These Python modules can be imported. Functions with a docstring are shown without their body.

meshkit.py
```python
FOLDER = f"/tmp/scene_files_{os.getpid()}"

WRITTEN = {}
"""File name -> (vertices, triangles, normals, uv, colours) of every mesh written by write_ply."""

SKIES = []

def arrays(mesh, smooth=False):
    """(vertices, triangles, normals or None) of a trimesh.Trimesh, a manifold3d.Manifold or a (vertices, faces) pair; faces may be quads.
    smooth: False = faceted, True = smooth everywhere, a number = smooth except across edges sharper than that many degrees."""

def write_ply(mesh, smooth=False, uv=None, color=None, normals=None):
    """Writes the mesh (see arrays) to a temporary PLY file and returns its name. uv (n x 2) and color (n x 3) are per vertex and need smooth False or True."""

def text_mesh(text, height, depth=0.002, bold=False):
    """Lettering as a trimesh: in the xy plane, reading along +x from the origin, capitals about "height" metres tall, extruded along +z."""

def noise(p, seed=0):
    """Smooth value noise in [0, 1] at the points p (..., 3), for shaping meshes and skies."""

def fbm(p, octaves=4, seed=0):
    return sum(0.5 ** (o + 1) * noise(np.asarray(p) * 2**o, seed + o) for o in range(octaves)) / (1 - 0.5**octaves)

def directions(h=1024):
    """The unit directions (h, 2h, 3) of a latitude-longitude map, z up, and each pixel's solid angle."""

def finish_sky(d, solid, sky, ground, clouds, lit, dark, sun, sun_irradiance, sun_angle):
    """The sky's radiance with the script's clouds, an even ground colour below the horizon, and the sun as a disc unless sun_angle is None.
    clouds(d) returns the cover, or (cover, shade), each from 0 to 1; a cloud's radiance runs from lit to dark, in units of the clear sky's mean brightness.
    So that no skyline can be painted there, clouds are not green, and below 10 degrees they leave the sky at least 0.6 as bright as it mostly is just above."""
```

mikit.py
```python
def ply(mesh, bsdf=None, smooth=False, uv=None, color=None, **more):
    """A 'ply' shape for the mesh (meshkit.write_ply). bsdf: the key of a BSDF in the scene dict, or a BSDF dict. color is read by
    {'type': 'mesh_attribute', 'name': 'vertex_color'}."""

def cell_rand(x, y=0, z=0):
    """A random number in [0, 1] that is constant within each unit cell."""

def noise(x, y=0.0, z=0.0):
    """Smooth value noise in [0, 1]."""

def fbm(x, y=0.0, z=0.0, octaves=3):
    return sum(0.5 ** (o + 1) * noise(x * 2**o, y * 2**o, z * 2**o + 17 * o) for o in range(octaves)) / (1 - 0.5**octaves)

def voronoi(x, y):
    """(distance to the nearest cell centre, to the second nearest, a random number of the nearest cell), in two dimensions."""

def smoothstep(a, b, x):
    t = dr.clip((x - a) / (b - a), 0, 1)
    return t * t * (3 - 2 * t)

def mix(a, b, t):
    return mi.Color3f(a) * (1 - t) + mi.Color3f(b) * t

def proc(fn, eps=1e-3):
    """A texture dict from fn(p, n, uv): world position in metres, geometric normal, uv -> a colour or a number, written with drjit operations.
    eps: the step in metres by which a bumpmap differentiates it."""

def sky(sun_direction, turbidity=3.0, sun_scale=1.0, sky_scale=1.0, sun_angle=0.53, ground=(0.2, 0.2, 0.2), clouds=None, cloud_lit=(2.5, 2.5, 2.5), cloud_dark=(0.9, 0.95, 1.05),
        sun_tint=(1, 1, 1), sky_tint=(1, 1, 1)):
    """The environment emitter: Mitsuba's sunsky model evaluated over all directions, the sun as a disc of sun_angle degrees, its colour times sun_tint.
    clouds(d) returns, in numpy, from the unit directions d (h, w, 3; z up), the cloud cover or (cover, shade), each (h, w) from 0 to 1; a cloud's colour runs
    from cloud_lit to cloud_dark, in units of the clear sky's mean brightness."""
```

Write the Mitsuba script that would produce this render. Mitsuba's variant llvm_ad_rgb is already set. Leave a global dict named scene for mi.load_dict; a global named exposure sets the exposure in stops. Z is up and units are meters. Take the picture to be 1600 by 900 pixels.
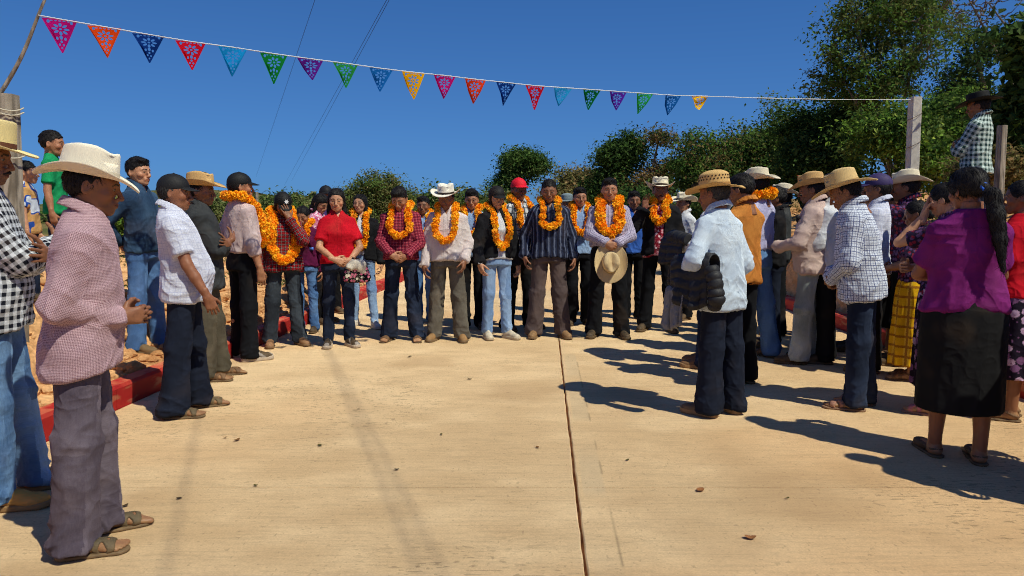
import math, random
import numpy as np, trimesh, manifold3d, shapely
from shapely import affinity
import drjit as dr
import mitsuba as mi
import mikit, meshkit

T = mi.ScalarTransform4f
random.seed(7)
scene, labels = {}, {}

# ------------------------------------------------------------------ camera, sky, exposure
CAM_H, FOCAL, HORIZON = 1.35, 1130.0, 340.0          # metres, pixels of a 1600 wide picture, horizon row
PITCH = math.atan((450.0 - HORIZON) / FOCAL)
scene['camera'] = {
    'type': 'perspective', 'fov': math.degrees(2 * math.atan(800.0 / FOCAL)), 'fov_axis': 'x',
    'near_clip': 0.05, 'far_clip': 4000.0,
    'to_world': T().look_at(origin=[0, 0, CAM_H], target=[0, math.cos(PITCH), CAM_H - math.sin(PITCH)], up=[0, 0, 1]),
}
SUN = (0.86, -0.80, 1.62)
scene['sky'] = mikit.sky(SUN, turbidity=2.6, sun_scale=1.0, sky_scale=0.5, sun_tint=(0.95, 1.11, 1.19), sky_tint=(0.46, 0.98, 1.72), ground=(0.3, 0.24, 0.16))
exposure = 1.5


def ray(px, py):
    """Direction of the sight line through a pixel of the 1600 x 900 photograph."""
    x, y = (px - 800.0) / FOCAL, -(py - 450.0) / FOCAL
    c, s = math.cos(PITCH), math.sin(PITCH)
    return np.array([x, c + y * s, -s + y * c])


def ground(px, py, z=0.0):
    """The place on level z that was measured at this pixel."""
    d = ray(px, py)
    t = (z - CAM_H) / d[2]
    return np.array([d[0] * t, d[1] * t, z])


def at(px, py, depth):
    d = ray(px, py)
    return np.array([0, 0, CAM_H]) + d * (depth / d[1])


def numbered(name):
    if name not in scene and name not in labels and not any(k.startswith(name + '__') for k in scene):
        return name
    n = 1
    while f'{name}_{n:03d}' in labels or f'{name}_{n:03d}' in scene:
        n += 1
    return f'{name}_{n:03d}'


def child(parent, name):
    base = f'{parent}__{name}'
    k, n = base, 0
    while k in scene:
        n += 1
        k = f'{base}_{n:03d}'
    return k


def tag(key, label=None, category=None, group=None, kind=None):
    d = labels.setdefault(key, {})
    for a, b in (('label', label), ('category', category), ('group', group), ('kind', kind)):
        if b:
            d[a] = b


def ply_n(v, f, bsdf, n=None, uv=None, color=None):
    path = meshkit.write_ply((v, f), False, uv, color, normals=n)
    return {'type': 'ply', 'filename': path, 'face_normals': n is None, 'bsdf': {'type': 'ref', 'id': bsdf}}
# ------------------------------------------------------------------ materials
noise, fbm, voronoi, cell_rand, smoothstep, mix = mikit.noise, mikit.fbm, mikit.voronoi, mikit.cell_rand, mikit.smoothstep, mikit.mix


def lin(r, g, b):
    """sRGB 0-255 -> linear."""
    return tuple(((c / 255) / 12.92 if c <= 10 else ((c / 255 + 0.055) / 1.055) ** 2.4) for c in (r, g, b))


# every cloth of the scene: (kind, colour a, colour b, colour c, repeat u, repeat v, line width)
# kinds: 0 plain, 1 gingham, 2 window check, 3 stripes along the cloth, 4 flowers, 5 denim, 6 plaid, 7 buffalo check, 8 wavy print
CLOTH = []
CLOTH_ID = {}


def cloth(name, kind, a, b=None, c=None, pu=0.02, pv=None, w=0.12, wear=0.5):
    CLOTH_ID[name] = len(CLOTH)
    b = b or a
    c = c or b
    CLOTH.append((kind, *a, *b, *c, pu, pv or pu, w, wear))


cloth('pink_check', 1, lin(204, 178, 184), lin(122, 78, 92), pu=0.006)
cloth('gingham', 1, lin(205, 208, 214), lin(24, 26, 36), pu=0.034)
cloth('denim_shirt', 5, lin(66, 92, 120), lin(34, 54, 80))
cloth('white_check', 2, lin(206, 208, 222), lin(176, 180, 208), lin(184, 188, 212), pu=0.036, w=0.1)
cloth('charcoal', 0, lin(62, 64, 66), lin(50, 52, 54))
cloth('grey_apron', 0, lin(104, 106, 108), lin(84, 86, 88))
cloth('beige_pink', 0, lin(206, 184, 182), lin(192, 168, 168))
cloth('red_black', 7, lin(150, 26, 34), lin(16, 14, 20), lin(214, 190, 190), pu=0.034)
cloth('pink_floral', 4, lin(206, 120, 152), lin(226, 206, 216), lin(170, 60, 110), pu=0.035)
cloth('red_plain', 0, lin(206, 22, 40), lin(180, 16, 34))
cloth('black_cloth', 0, lin(22, 22, 25), lin(30, 30, 34))
cloth('maroon_check', 2, lin(140, 34, 54), lin(50, 24, 46), lin(206, 120, 130), pu=0.03, w=0.14)
cloth('cream_shirt', 0, lin(216, 204, 200), lin(202, 188, 186))
cloth('sky_shirt', 0, lin(150, 176, 214), lin(130, 160, 204))
cloth('white_plain', 0, lin(214, 214, 218), lin(196, 198, 204))
cloth('dark_white_plaid', 6, lin(200, 204, 206), lin(22, 26, 36), lin(90, 96, 110), pu=0.06)
cloth('navy_stripe', 3, lin(38, 44, 66), lin(96, 104, 126), lin(26, 26, 38), pu=0.05, w=0.24)
cloth('lilac_stripe', 3, lin(190, 182, 202), lin(74, 62, 100), lin(140, 132, 160), pu=0.021, w=0.26)
cloth('blue_bright', 0, lin(62, 104, 190), lin(50, 90, 170))
cloth('red_scarf', 4, lin(150, 30, 50), lin(214, 150, 160), lin(240, 220, 222), pu=0.03)
cloth('pale_blue', 0, lin(198, 210, 222), lin(180, 194, 210))
cloth('ochre', 0, lin(196, 128, 60), lin(180, 112, 50))
cloth('lavender', 0, lin(186, 184, 214), lin(168, 166, 202))
cloth('dusty_pink', 0, lin(200, 176, 166), lin(184, 158, 150))
cloth('blue_plaid', 2, lin(206, 212, 224), lin(30, 44, 104), lin(70, 78, 120), pu=0.034, w=0.13)
cloth('purple', 0, lin(124, 36, 110), lin(106, 28, 94))
cloth('dark_floral', 4, lin(36, 26, 50), lin(92, 66, 108), lin(128, 34, 52), pu=0.034)
cloth('yellow_skirt', 6, lin(214, 164, 22), lin(120, 40, 24), lin(226, 186, 60), pu=0.11, pv=0.09)
cloth('floral_skirt', 4, lin(28, 20, 36), lin(182, 150, 180), lin(120, 80, 120), pu=0.07)
cloth('black_skirt', 0, lin(27, 27, 29), lin(24, 24, 26))
cloth('green_gingham', 1, lin(188, 206, 200), lin(32, 58, 58), pu=0.05)
cloth('green_shirt', 0, lin(30, 150, 92), lin(24, 130, 80))
cloth('blue_tan_print', 8, lin(198, 152, 96), lin(40, 76, 160), lin(206, 214, 226), pu=0.14)
cloth('violet_shirt', 0, lin(70, 56, 110), lin(60, 48, 96))
cloth('plum_trousers', 5, lin(112, 102, 112), lin(76, 68, 80))
cloth('blue_jeans', 5, lin(128, 162, 200), lin(62, 92, 134))
cloth('dark_jeans', 5, lin(44, 54, 76), lin(24, 32, 50))
cloth('navy_trousers', 0, lin(30, 36, 52), lin(24, 29, 43))
cloth('olive_trousers', 0, lin(96, 88, 74), lin(80, 74, 62))
cloth('black_trousers', 0, lin(24, 25, 30), lin(19, 20, 24))
cloth('charcoal_jeans', 5, lin(66, 74, 84), lin(36, 40, 48))
cloth('light_jeans', 5, lin(146, 172, 208), lin(110, 138, 180))
cloth('mid_jeans', 5, lin(96, 132, 182), lin(66, 100, 150))
cloth('grey_olive', 0, lin(112, 106, 96), lin(92, 86, 78))
cloth('brown_grey', 0, lin(96, 82, 80), lin(82, 70, 70))
cloth('pale_jeans', 5, lin(172, 182, 188), lin(118, 128, 130))
cloth('bag_floral', 4, lin(20, 18, 24), lin(214, 110, 140), lin(226, 216, 190), pu=0.035)
cloth('bag_white', 2, lin(206, 202, 202), lin(190, 180, 184), pu=0.02)
cloth('teal', 0, lin(20, 122, 150), lin(18, 104, 130))
cloth('plum_strap', 0, lin(96, 24, 66), lin(80, 20, 56))
cloth('grey_lining', 0, lin(120, 120, 122), lin(104, 104, 108))
cloth('orange_shirt', 0, lin(214, 112, 74), lin(196, 100, 64))
cloth('tooled_belt', 3, lin(34, 26, 22), lin(60, 44, 34), pu=0.02)

_C = np.array(CLOTH, np.float32)
_COL = [mi.Float(np.ascontiguousarray(_C[:, i])) for i in range(_C.shape[1])]


def cloth_fn(p, n, uv):
    v0 = uv.y + 4.0
    sid = mi.UInt32(dr.clip(dr.floor(v0 / 8.0), 0, len(CLOTH) - 1))
    u, v = uv.x, v0 - 8.0 * dr.floor(v0 / 8.0) - 4.0
    g = [dr.gather(mi.Float, c, sid) for c in _COL]
    kind, pu, pv, w = g[0], g[10], g[11], g[12]
    a, b, c = mi.Color3f(g[1], g[2], g[3]), mi.Color3f(g[4], g[5], g[6]), mi.Color3f(g[7], g[8], g[9])
    # slight distortion so that lines are woven, not ruled
    un = u + 0.0025 * (noise(u * 30, v * 30) - 0.5)
    vn = v + 0.0025 * (noise(u * 30 + 9, v * 30 + 5) - 0.5)
    fu, fv = un / pu - dr.floor(un / pu), vn / pv - dr.floor(vn / pv)
    big = fbm(u * 9 + 3, v * 9, 0.0, 3)
    fine = noise(u * 420, v * 420)
    plain = mix(a, b, smoothstep(0.25, 0.75, big))
    # gingham: two sets of half-period bars multiply
    gu, gv = dr.select(fu < 0.5, 1.0, 0.0), dr.select(fv < 0.5, 1.0, 0.0)
    ging = mix(a, b, 0.5 * (gu + gv))
    # window check: thin dark and pale lines
    l1 = dr.maximum(dr.select(dr.abs(fu - 0.25) < w * 0.5, 1.0, 0.0), dr.select(dr.abs(fv - 0.25) < w * 0.5, 1.0, 0.0))
    l2 = dr.maximum(dr.select(dr.abs(fu - 0.7) < w * 0.28, 1.0, 0.0), dr.select(dr.abs(fv - 0.7) < w * 0.28, 1.0, 0.0))
    win = mix(mix(a, c, 0.8 * l2), b, 0.9 * l1)
    st = mix(mix(a, b, dr.select(dr.abs(fu - 0.3) < w * 0.5, 0.9, 0.0)), c, dr.select(dr.abs(fu - 0.75) < w * 0.5, 0.8, 0.0))
    d1, d2, r = voronoi(u / pu, v / pu)
    flo = mix(a, dr.select(r < 0.55, b, c), smoothstep(0.42, 0.32, d1 + 0.12 * (noise(u * 160, v * 160) - 0.5)) * dr.select(r < 0.9, 1.0, 0.0))
    d3, d4, r3 = voronoi(u / pu * 2.3 + 7, v / pu * 2.3)
    flo = mix(flo, c, smoothstep(0.22, 0.14, d3) * dr.select(r3 < 0.5, 0.8, 0.0))
    den = mix(b, a, smoothstep(0.28, 0.72, fbm(u * 6, v * 3.2, 2.0, 3)) * 0.8 + 0.2 * noise(u * 300, v * 60))
    pl = mix(mix(a, c, dr.select(fu < 0.42, 0.85, 0.0)), b, dr.maximum(dr.select(dr.abs(fv - 0.5) < 0.12, 0.7, 0.0), dr.select(dr.abs(fu - 0.2) < 0.09, 0.7, 0.0)))
    bu, bv = dr.select(fu < 0.5, 1.0, 0.0), dr.select(fv < 0.5, 1.0, 0.0)
    buf = mix(mix(a, b, 0.55 * (bu + bv)), c, dr.maximum(dr.select(dr.abs(fu - 0.25) < 0.035, 0.5, 0.0), dr.select(dr.abs(fv - 0.25) < 0.035, 0.5, 0.0)))
    wv = noise(u / pu * 1.6, v / pu * 1.6, 3.0)
    wav = mix(mix(a, b, smoothstep(0.5, 0.54, wv)), c, smoothstep(0.66, 0.7, wv))
    out = plain
    for k, col in ((1, ging), (2, win), (3, st), (4, flo), (5, den), (6, pl), (7, buf), (8, wav)):
        out = dr.select(dr.abs(kind - k) < 0.5, col, out)
    # sewn edges of the front opening and the yoke (only the trunk has u below 4)
    seam = dr.select(u < 3.9, dr.maximum(dr.select(dr.abs(dr.abs(u - 3.0) - 0.017) < 0.0016, 1.0, 0.0), dr.select((dr.abs(v - 0.315) < 0.0016) & (dr.abs(n.z) < 0.35) & (dr.abs(u - 3.0) > 0.3), 1.0, 0.0)), 0.0)
    out = out * (1 - 0.4 * seam)
    dusty = smoothstep(0.55, 0.85, fbm(p.x * 5, p.y * 5, p.z * 4, 3))
    out = out * (0.86 + 0.2 * fine) * (0.92 + 0.14 * big)
    return mix(out, lin(150, 118, 84), 0.07 * dusty)


def cloth_bump(p, n, uv):
    w = noise(p.x * 9, p.y * 9, p.z * 7)
    r1 = 1 - dr.abs(2 * noise(p.x * 17 + 2.2 * w, p.y * 17, p.z * 8 + 1.5 * w) - 1)
    r2 = 1 - dr.abs(2 * noise(p.x * 13 + 11, p.y * 13 + 2 * w, p.z * 26 + 1.4 * w) - 1)
    return r1 * r1 * r1 * 0.9 + r2 * r2 * r2 * 0.35 + 0.25 * fbm(p.x * 60, p.y * 60, p.z * 50, 2)


def vcol(rough=0.6, spec=0.4, **more):
    return {'type': 'principled', 'base_color': {'type': 'mesh_attribute', 'name': 'vertex_color'}, 'roughness': rough, 'specular': spec, **more}


def bump(inner, fn, scale, eps=1e-3):
    return {'type': 'twosided', 'bsdf': {'type': 'bumpmap', 'arbitrary': mikit.proc(fn, eps), 'scale': scale, 'bsdf': inner}}


scene['cloth'] = bump({'type': 'principled', 'base_color': mikit.proc(cloth_fn), 'roughness': 0.88, 'specular': 0.12, 'sheen': 0.1}, cloth_bump, 0.005, 2e-3)


def skin_bump(p, n, uv):
    return fbm(p.x * 180, p.y * 180, p.z * 180, 2)


scene['skin'] = bump(vcol(0.5, 0.42), skin_bump, 0.0006, 8e-4)
scene['hair'] = {'type': 'twosided', 'bsdf': vcol(0.6, 0.2)}
scene['leather'] = {'type': 'twosided', 'bsdf': vcol(0.68, 0.3)}
scene['nylon'] = {'type': 'twosided', 'bsdf': vcol(0.62, 0.35)}


def straw_bump(p, n, uv):
    a = dr.sin(uv.x * 6.2832 * 90 + 3 * dr.sin(uv.y * 400)) * dr.sin(uv.y * 6.2832 * 95)
    return 0.5 + 0.5 * a


scene['straw'] = bump(vcol(0.7, 0.25), straw_bump, 0.0005, 8e-4)
# ------------------------------------------------------------------ shapes from distance fields (for bodies and clothes)
def smin(a, b, k):
    if k <= 0:
        return np.minimum(a, b)
    h = np.maximum(k - np.abs(a - b), 0) / k
    return np.minimum(a, b) - h * h * (k * 0.25)


def smax(a, b, k):
    return -smin(-a, -b, k)


def cone(P, a, b, ra, rb, t_out=False):
    a, b = np.asarray(a, np.float32), np.asarray(b, np.float32)
    d = b - a
    L2 = max(float(d @ d), 1e-9)
    X, Y, Z = P[0] - a[0], P[1] - a[1], P[2] - a[2]
    t = np.clip((X * d[0] + Y * d[1] + Z * d[2]) / L2, 0, 1)
    X = X - t * d[0]; Y = Y - t * d[1]; Z = Z - t * d[2]
    return np.sqrt(X * X + Y * Y + Z * Z) - (ra + (rb - ra) * t)


def ball(P, c, r):
    return np.sqrt((P[0] - c[0]) ** 2 + (P[1] - c[1]) ** 2 + (P[2] - c[2]) ** 2) - r


def egg(P, c, r, R=None):
    q = [P[i] - c[i] for i in range(3)]
    if R is not None:
        q = [q[0] * R[0][i] + q[1] * R[1][i] + q[2] * R[2][i] for i in range(3)]
    k0 = np.sqrt((q[0] / r[0]) ** 2 + (q[1] / r[1]) ** 2 + (q[2] / r[2]) ** 2)
    k1 = np.sqrt((q[0] / r[0] ** 2) ** 2 + (q[1] / r[1] ** 2) ** 2 + (q[2] / r[2] ** 2) ** 2)
    return k0 * (k0 - 1) / np.maximum(k1, 1e-6)


_EDGES = [(a, b) for a in range(8) for b in range(a + 1, 8) if bin(a ^ b).count('1') == 1]


def grid(lo, hi, h):
    lo, hi = np.asarray(lo, float), np.asarray(hi, float)
    n = np.maximum(np.ceil((hi - lo) / h).astype(int) + 1, 3)
    ax = [np.arange(n[i], dtype=np.float32) * h + np.float32(lo[i]) for i in range(3)]
    return [ax[0][:, None, None], ax[1][None, :, None], ax[2][None, None, :]], n


def nets(F, lo, h):
    """Surface nets: the zero surface of the field F on a grid, as (vertices, triangles)."""
    ins = F < 0
    s = np.zeros(tuple(k - 1 for k in F.shape), np.int8)
    for c in range(8):
        i, j, k = c & 1, (c >> 1) & 1, c >> 2
        s += ins[i:F.shape[0] - 1 + i, j:F.shape[1] - 1 + j, k:F.shape[2] - 1 + k]
    act = (s > 0) & (s < 8)
    idx = np.argwhere(act)
    num = np.full(s.shape, -1, np.int64)
    num[act] = np.arange(len(idx))
    vals = np.stack([F[idx[:, 0] + (c & 1), idx[:, 1] + ((c >> 1) & 1), idx[:, 2] + (c >> 2)] for c in range(8)], 1)
    acc, cnt = np.zeros((len(idx), 3)), np.zeros(len(idx))
    for a, b in _EDGES:
        va, vb = vals[:, a], vals[:, b]
        m = (va < 0) != (vb < 0)
        t = np.where(m, va / np.where(m, va - vb, 1), 0)
        pa = np.array([a & 1, (a >> 1) & 1, a >> 2], float)
        pb = np.array([b & 1, (b >> 1) & 1, b >> 2], float)
        acc += np.where(m[:, None], pa + t[:, None] * (pb - pa), 0)
        cnt += m
    v = np.asarray(lo) + h * (idx + acc / cnt[:, None])
    faces = []
    for ax in range(3):
        sl0, sl1 = [slice(None)] * 3, [slice(None)] * 3
        sl0[ax], sl1[ax] = slice(0, -1), slice(1, None)
        a, b = ins[tuple(sl0)], ins[tuple(sl1)]
        o1, o2 = (ax + 1) % 3, (ax + 2) % 3
        for flip, m in ((False, a & ~b), (True, ~a & b)):
            e = np.argwhere(m)
            e = e[(e[:, o1] > 0) & (e[:, o2] > 0) & (e[:, o1] < F.shape[o1] - 1) & (e[:, o2] < F.shape[o2] - 1)]
            if not len(e):
                continue
            q = []
            for d1, d2 in ((-1, -1), (0, -1), (0, 0), (-1, 0)):
                c = e.copy(); c[:, o1] += d1; c[:, o2] += d2
                q.append(num[c[:, 0], c[:, 1], c[:, 2]])
            if flip:
                q = q[::-1]
            q = np.stack(q, 1)
            faces += [q[:, [0, 1, 2]], q[:, [0, 2, 3]]]
    return v, np.vstack(faces)


def relax(v, f, times=1, amount=0.5):
    e = np.vstack([f[:, [0, 1]], f[:, [1, 2]], f[:, [2, 0]]])
    for _ in range(times):
        s, n = np.zeros_like(v), np.zeros(len(v))
        for a, b in ((0, 1), (1, 0)):
            for k in range(3):
                s[:, k] += np.bincount(e[:, a], v[e[:, b], k], len(v))
            n += np.bincount(e[:, a], minlength=len(v))
        v = v + amount * (s / np.maximum(n, 1)[:, None] - v)
    return v


def vnormals(v, f):
    fn = np.cross(v[f[:, 1]] - v[f[:, 0]], v[f[:, 2]] - v[f[:, 0]])
    n = np.zeros_like(v)
    for k in range(3):
        for c in range(3):
            n[:, c] += np.bincount(f[:, k], fn[:, c], len(v))
    L = np.linalg.norm(n, axis=1, keepdims=True)
    return np.where(L > 1e-15, n / np.maximum(L, 1e-15), [0, 0, 1.0])


def solid(fn, lo, hi, h, smooth=1):
    P, n = grid(lo, hi, h)
    F = np.broadcast_to(fn(P), tuple(n)).astype(np.float32)
    v, f = nets(F, lo, h)
    if smooth:
        v = relax(v, f, smooth, 0.5)
    return v, f


def join(parts):
    vs, fs, cs, at_ = [], [], [], 0
    for p in parts:
        vs.append(p[0]); fs.append(p[1] + at_); at_ += len(p[0])
        if len(p) > 2:
            cs.append(p[2])
    return (np.vstack(vs), np.vstack(fs), np.vstack(cs)) if cs else (np.vstack(vs), np.vstack(fs))


def unit(a):
    a = np.asarray(a, float)
    return a / max(np.linalg.norm(a), 1e-9)


def frame(y, z):
    """Rotation whose columns are x, y, z with y along the first vector and z near the second."""
    y = unit(y)
    x = np.cross(y, z)
    x = unit(x) if np.linalg.norm(x) > 1e-6 else unit(np.cross(y, [0.3, 0.2, 0.9]))
    return np.stack([x, y, np.cross(x, y)], 1)


def rot(axis, deg):
    a = math.radians(deg)
    c, s = math.cos(a), math.sin(a)
    return {'x': np.array([[1, 0, 0], [0, c, -s], [0, s, c]]), 'y': np.array([[c, 0, s], [0, 1, 0], [-s, 0, c]]), 'z': np.array([[c, -s, 0], [s, c, 0], [0, 0, 1]])}[axis]


# ------------------------------------------------------------------ heads, hands, feet
def head_field(P, woman=False, old=False, fat=0.0):
    X, Y, Z = P
    A = [np.abs(X), Y, Z]
    d = egg(P, (0, -0.014, 0.034), (0.0735, 0.096, 0.084))
    jaw = 0.062 if not woman else 0.058
    d = smin(d, cone(P, (0, 0.018, 0.0), (0, 0.04, -0.075), jaw + 0.004 * fat, 0.036 + 0.006 * fat), 0.04)
    d = smin(d, cone(A, (0.05, -0.004, -0.02), (0.034, 0.03, -0.078), 0.018 + 0.004 * fat, 0.016 + 0.006 * fat), 0.03)
    d = smin(d, ball(P, (0, 0.067, -0.094), 0.017), 0.025)
    d = smin(d, egg(A, (0.045, 0.054, -0.026), (0.02, 0.02, 0.018)), 0.03)
    d = smin(d, cone(A, (0.012, 0.082, 0.018), (0.046, 0.066, 0.02), 0.009 if not woman else 0.006, 0.007), 0.016)
    d = smax(d, -egg(A, (0.0325, 0.094, -0.001), (0.0175, 0.0135, 0.0115)), 0.012)
    d = smin(d, ball(A, (0.032, 0.0725, -0.001), 0.0118), 0.003)
    d = smin(d, cone(A, (0.019, 0.0835, 0.0055), (0.044, 0.075, 0.005), 0.0035, 0.003), 0.005)
    d = smin(d, cone(P, (0, 0.084, 0.01), (0, 0.106, -0.034), 0.0075, 0.0115), 0.012)
    d = smin(d, egg(A, (0.0125, 0.096, -0.038), (0.008, 0.011, 0.0075)), 0.007)
    d = smin(d, egg(P, (0, 0.078, -0.062), (0.03, 0.016, 0.02)), 0.015)
    d = smin(d, cone(A, (0.0, 0.0935, -0.0605), (0.021, 0.083, -0.0625), 0.0048, 0.002), 0.006)
    d = smin(d, cone(A, (0.0, 0.092, -0.0705), (0.019, 0.083, -0.067), 0.0058, 0.0022), 0.006)
    d = smax(d, -cone(A, (0.0, 0.0975, -0.0655), (0.024, 0.086, -0.065), 0.0012, 0.001), 0.003)
    R = rot('z', 22) @ rot('x', -10)
    ear = egg(A, (0.078, -0.014, -0.006), (0.008, 0.02, 0.032), R)
    ear = smax(ear, -egg(A, (0.088, -0.012, -0.002), (0.008, 0.012, 0.02), R), 0.006)
    d = smin(d, ear, 0.006)
    d = smin(d, cone(P, (0, -0.022, -0.05), (0, -0.045, -0.2), 0.054 if not woman else 0.047, 0.058 if not woman else 0.05), 0.025)
    return d


_HEADS = {}


def head_proto(kind, h):
    """(vertices, faces, region masks) of a bare head with its neck; faces forward along +y, eyes at height 0."""
    if (kind, h) not in _HEADS:
        woman, fat = kind in ('woman', 'child'), {'man': 0, 'stout': 1, 'woman': 0, 'roundwoman': 0.8, 'child': 0.2, 'old': -0.3}[kind]
        v, f = solid(lambda P: head_field(P, woman or kind == 'roundwoman', kind == 'old', fat), (-0.105, -0.13, -0.21), (0.105, 0.135, 0.135), h, 0)
        v = relax(v, f, 1, 0.3)
        _HEADS[kind, h] = (v, f)
    return _HEADS[kind, h]


def head_colors(v, skin, brow=True, stubble=0.0, lips=(0.72, 0.5, 0.5)):
    a = np.abs(v[:, 0]); y = v[:, 1]; z = v[:, 2]
    n = meshkit.fbm(v * 28, 3, 4)[:, None]
    col = np.array(skin)[None] * (0.84 + 0.32 * n)
    cheek = np.exp(-(((a - 0.045) / 0.02) ** 2 + ((z + 0.03) / 0.02) ** 2)) * (y > 0.03)
    col = col * (1 + cheek[:, None] * np.array([0.1, -0.06, -0.08]))
    st = np.clip(np.exp(-((a / 0.05) ** 4)) * np.exp(-(((z + 0.08) / 0.03) ** 4)) * (y > 0.03), 0, 1) * stubble
    col = col * (1 - st[:, None] * 0.55)
    lip = (a < 0.024) & (y > 0.072) & (np.abs(z + 0.0655) < 0.0098 - a * 0.2)
    col = np.where(lip[:, None], np.array(skin) * np.array(lips)[None] * np.array([1.25, 1.0, 1.0]), col)
    slit = (a < 0.022) & (y > 0.08) & (np.abs(z + 0.0655) < 0.0022)
    col = np.where(slit[:, None], np.array(skin) * 0.25, col)
    if brow:
        bz = 0.0215 - 0.9 * np.maximum(a - 0.036, 0) + 0.1 * (a - 0.02)
        b = (a > 0.012) & (a < 0.05) & (np.abs(z - bz) < 0.0042) & (y > 0.04)
        col = np.where(b[:, None], np.array([[0.012, 0.009, 0.008]]), col)
    eye = (((a - 0.032) / 0.0128) ** 2 + ((z + 0.0012) / 0.0058) ** 2 < 1) & (y > 0.07)
    white = (((a - 0.032) / 0.0105) ** 2 + ((z + 0.0018) / 0.0034) ** 2 < 1) & (y > 0.07)
    iris = (((a - 0.032) / 0.0056) ** 2 + ((z + 0.0008) / 0.0056) ** 2 < 1) & (y > 0.07)
    col = np.where(eye[:, None], np.array(skin) * 0.22, col)
    col = np.where(white[:, None], np.array([[0.30, 0.26, 0.23]]), col)
    col = np.where((iris & eye)[:, None], np.array([[0.012, 0.008, 0.006]]), col)
    nos = ((a - 0.007) ** 2 + (z + 0.0455) ** 2 < 0.0036 ** 2) & (y > 0.085)
    return np.clip(np.where(nos[:, None], np.array(skin) * 0.25, col), 0, 1)


# fingers: (root x, root y, yaw degrees, lengths, radius)
_FING = [(-0.030, 0.088, 6, (0.036, 0.022, 0.019), 0.0088), (-0.0105, 0.094, 2, (0.041, 0.026, 0.021), 0.0092), (0.0095, 0.091, -3, (0.038, 0.024, 0.020), 0.0088), (0.028, 0.081, -9, (0.029, 0.018, 0.017), 0.0078)]
_HANDS = {}


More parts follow.
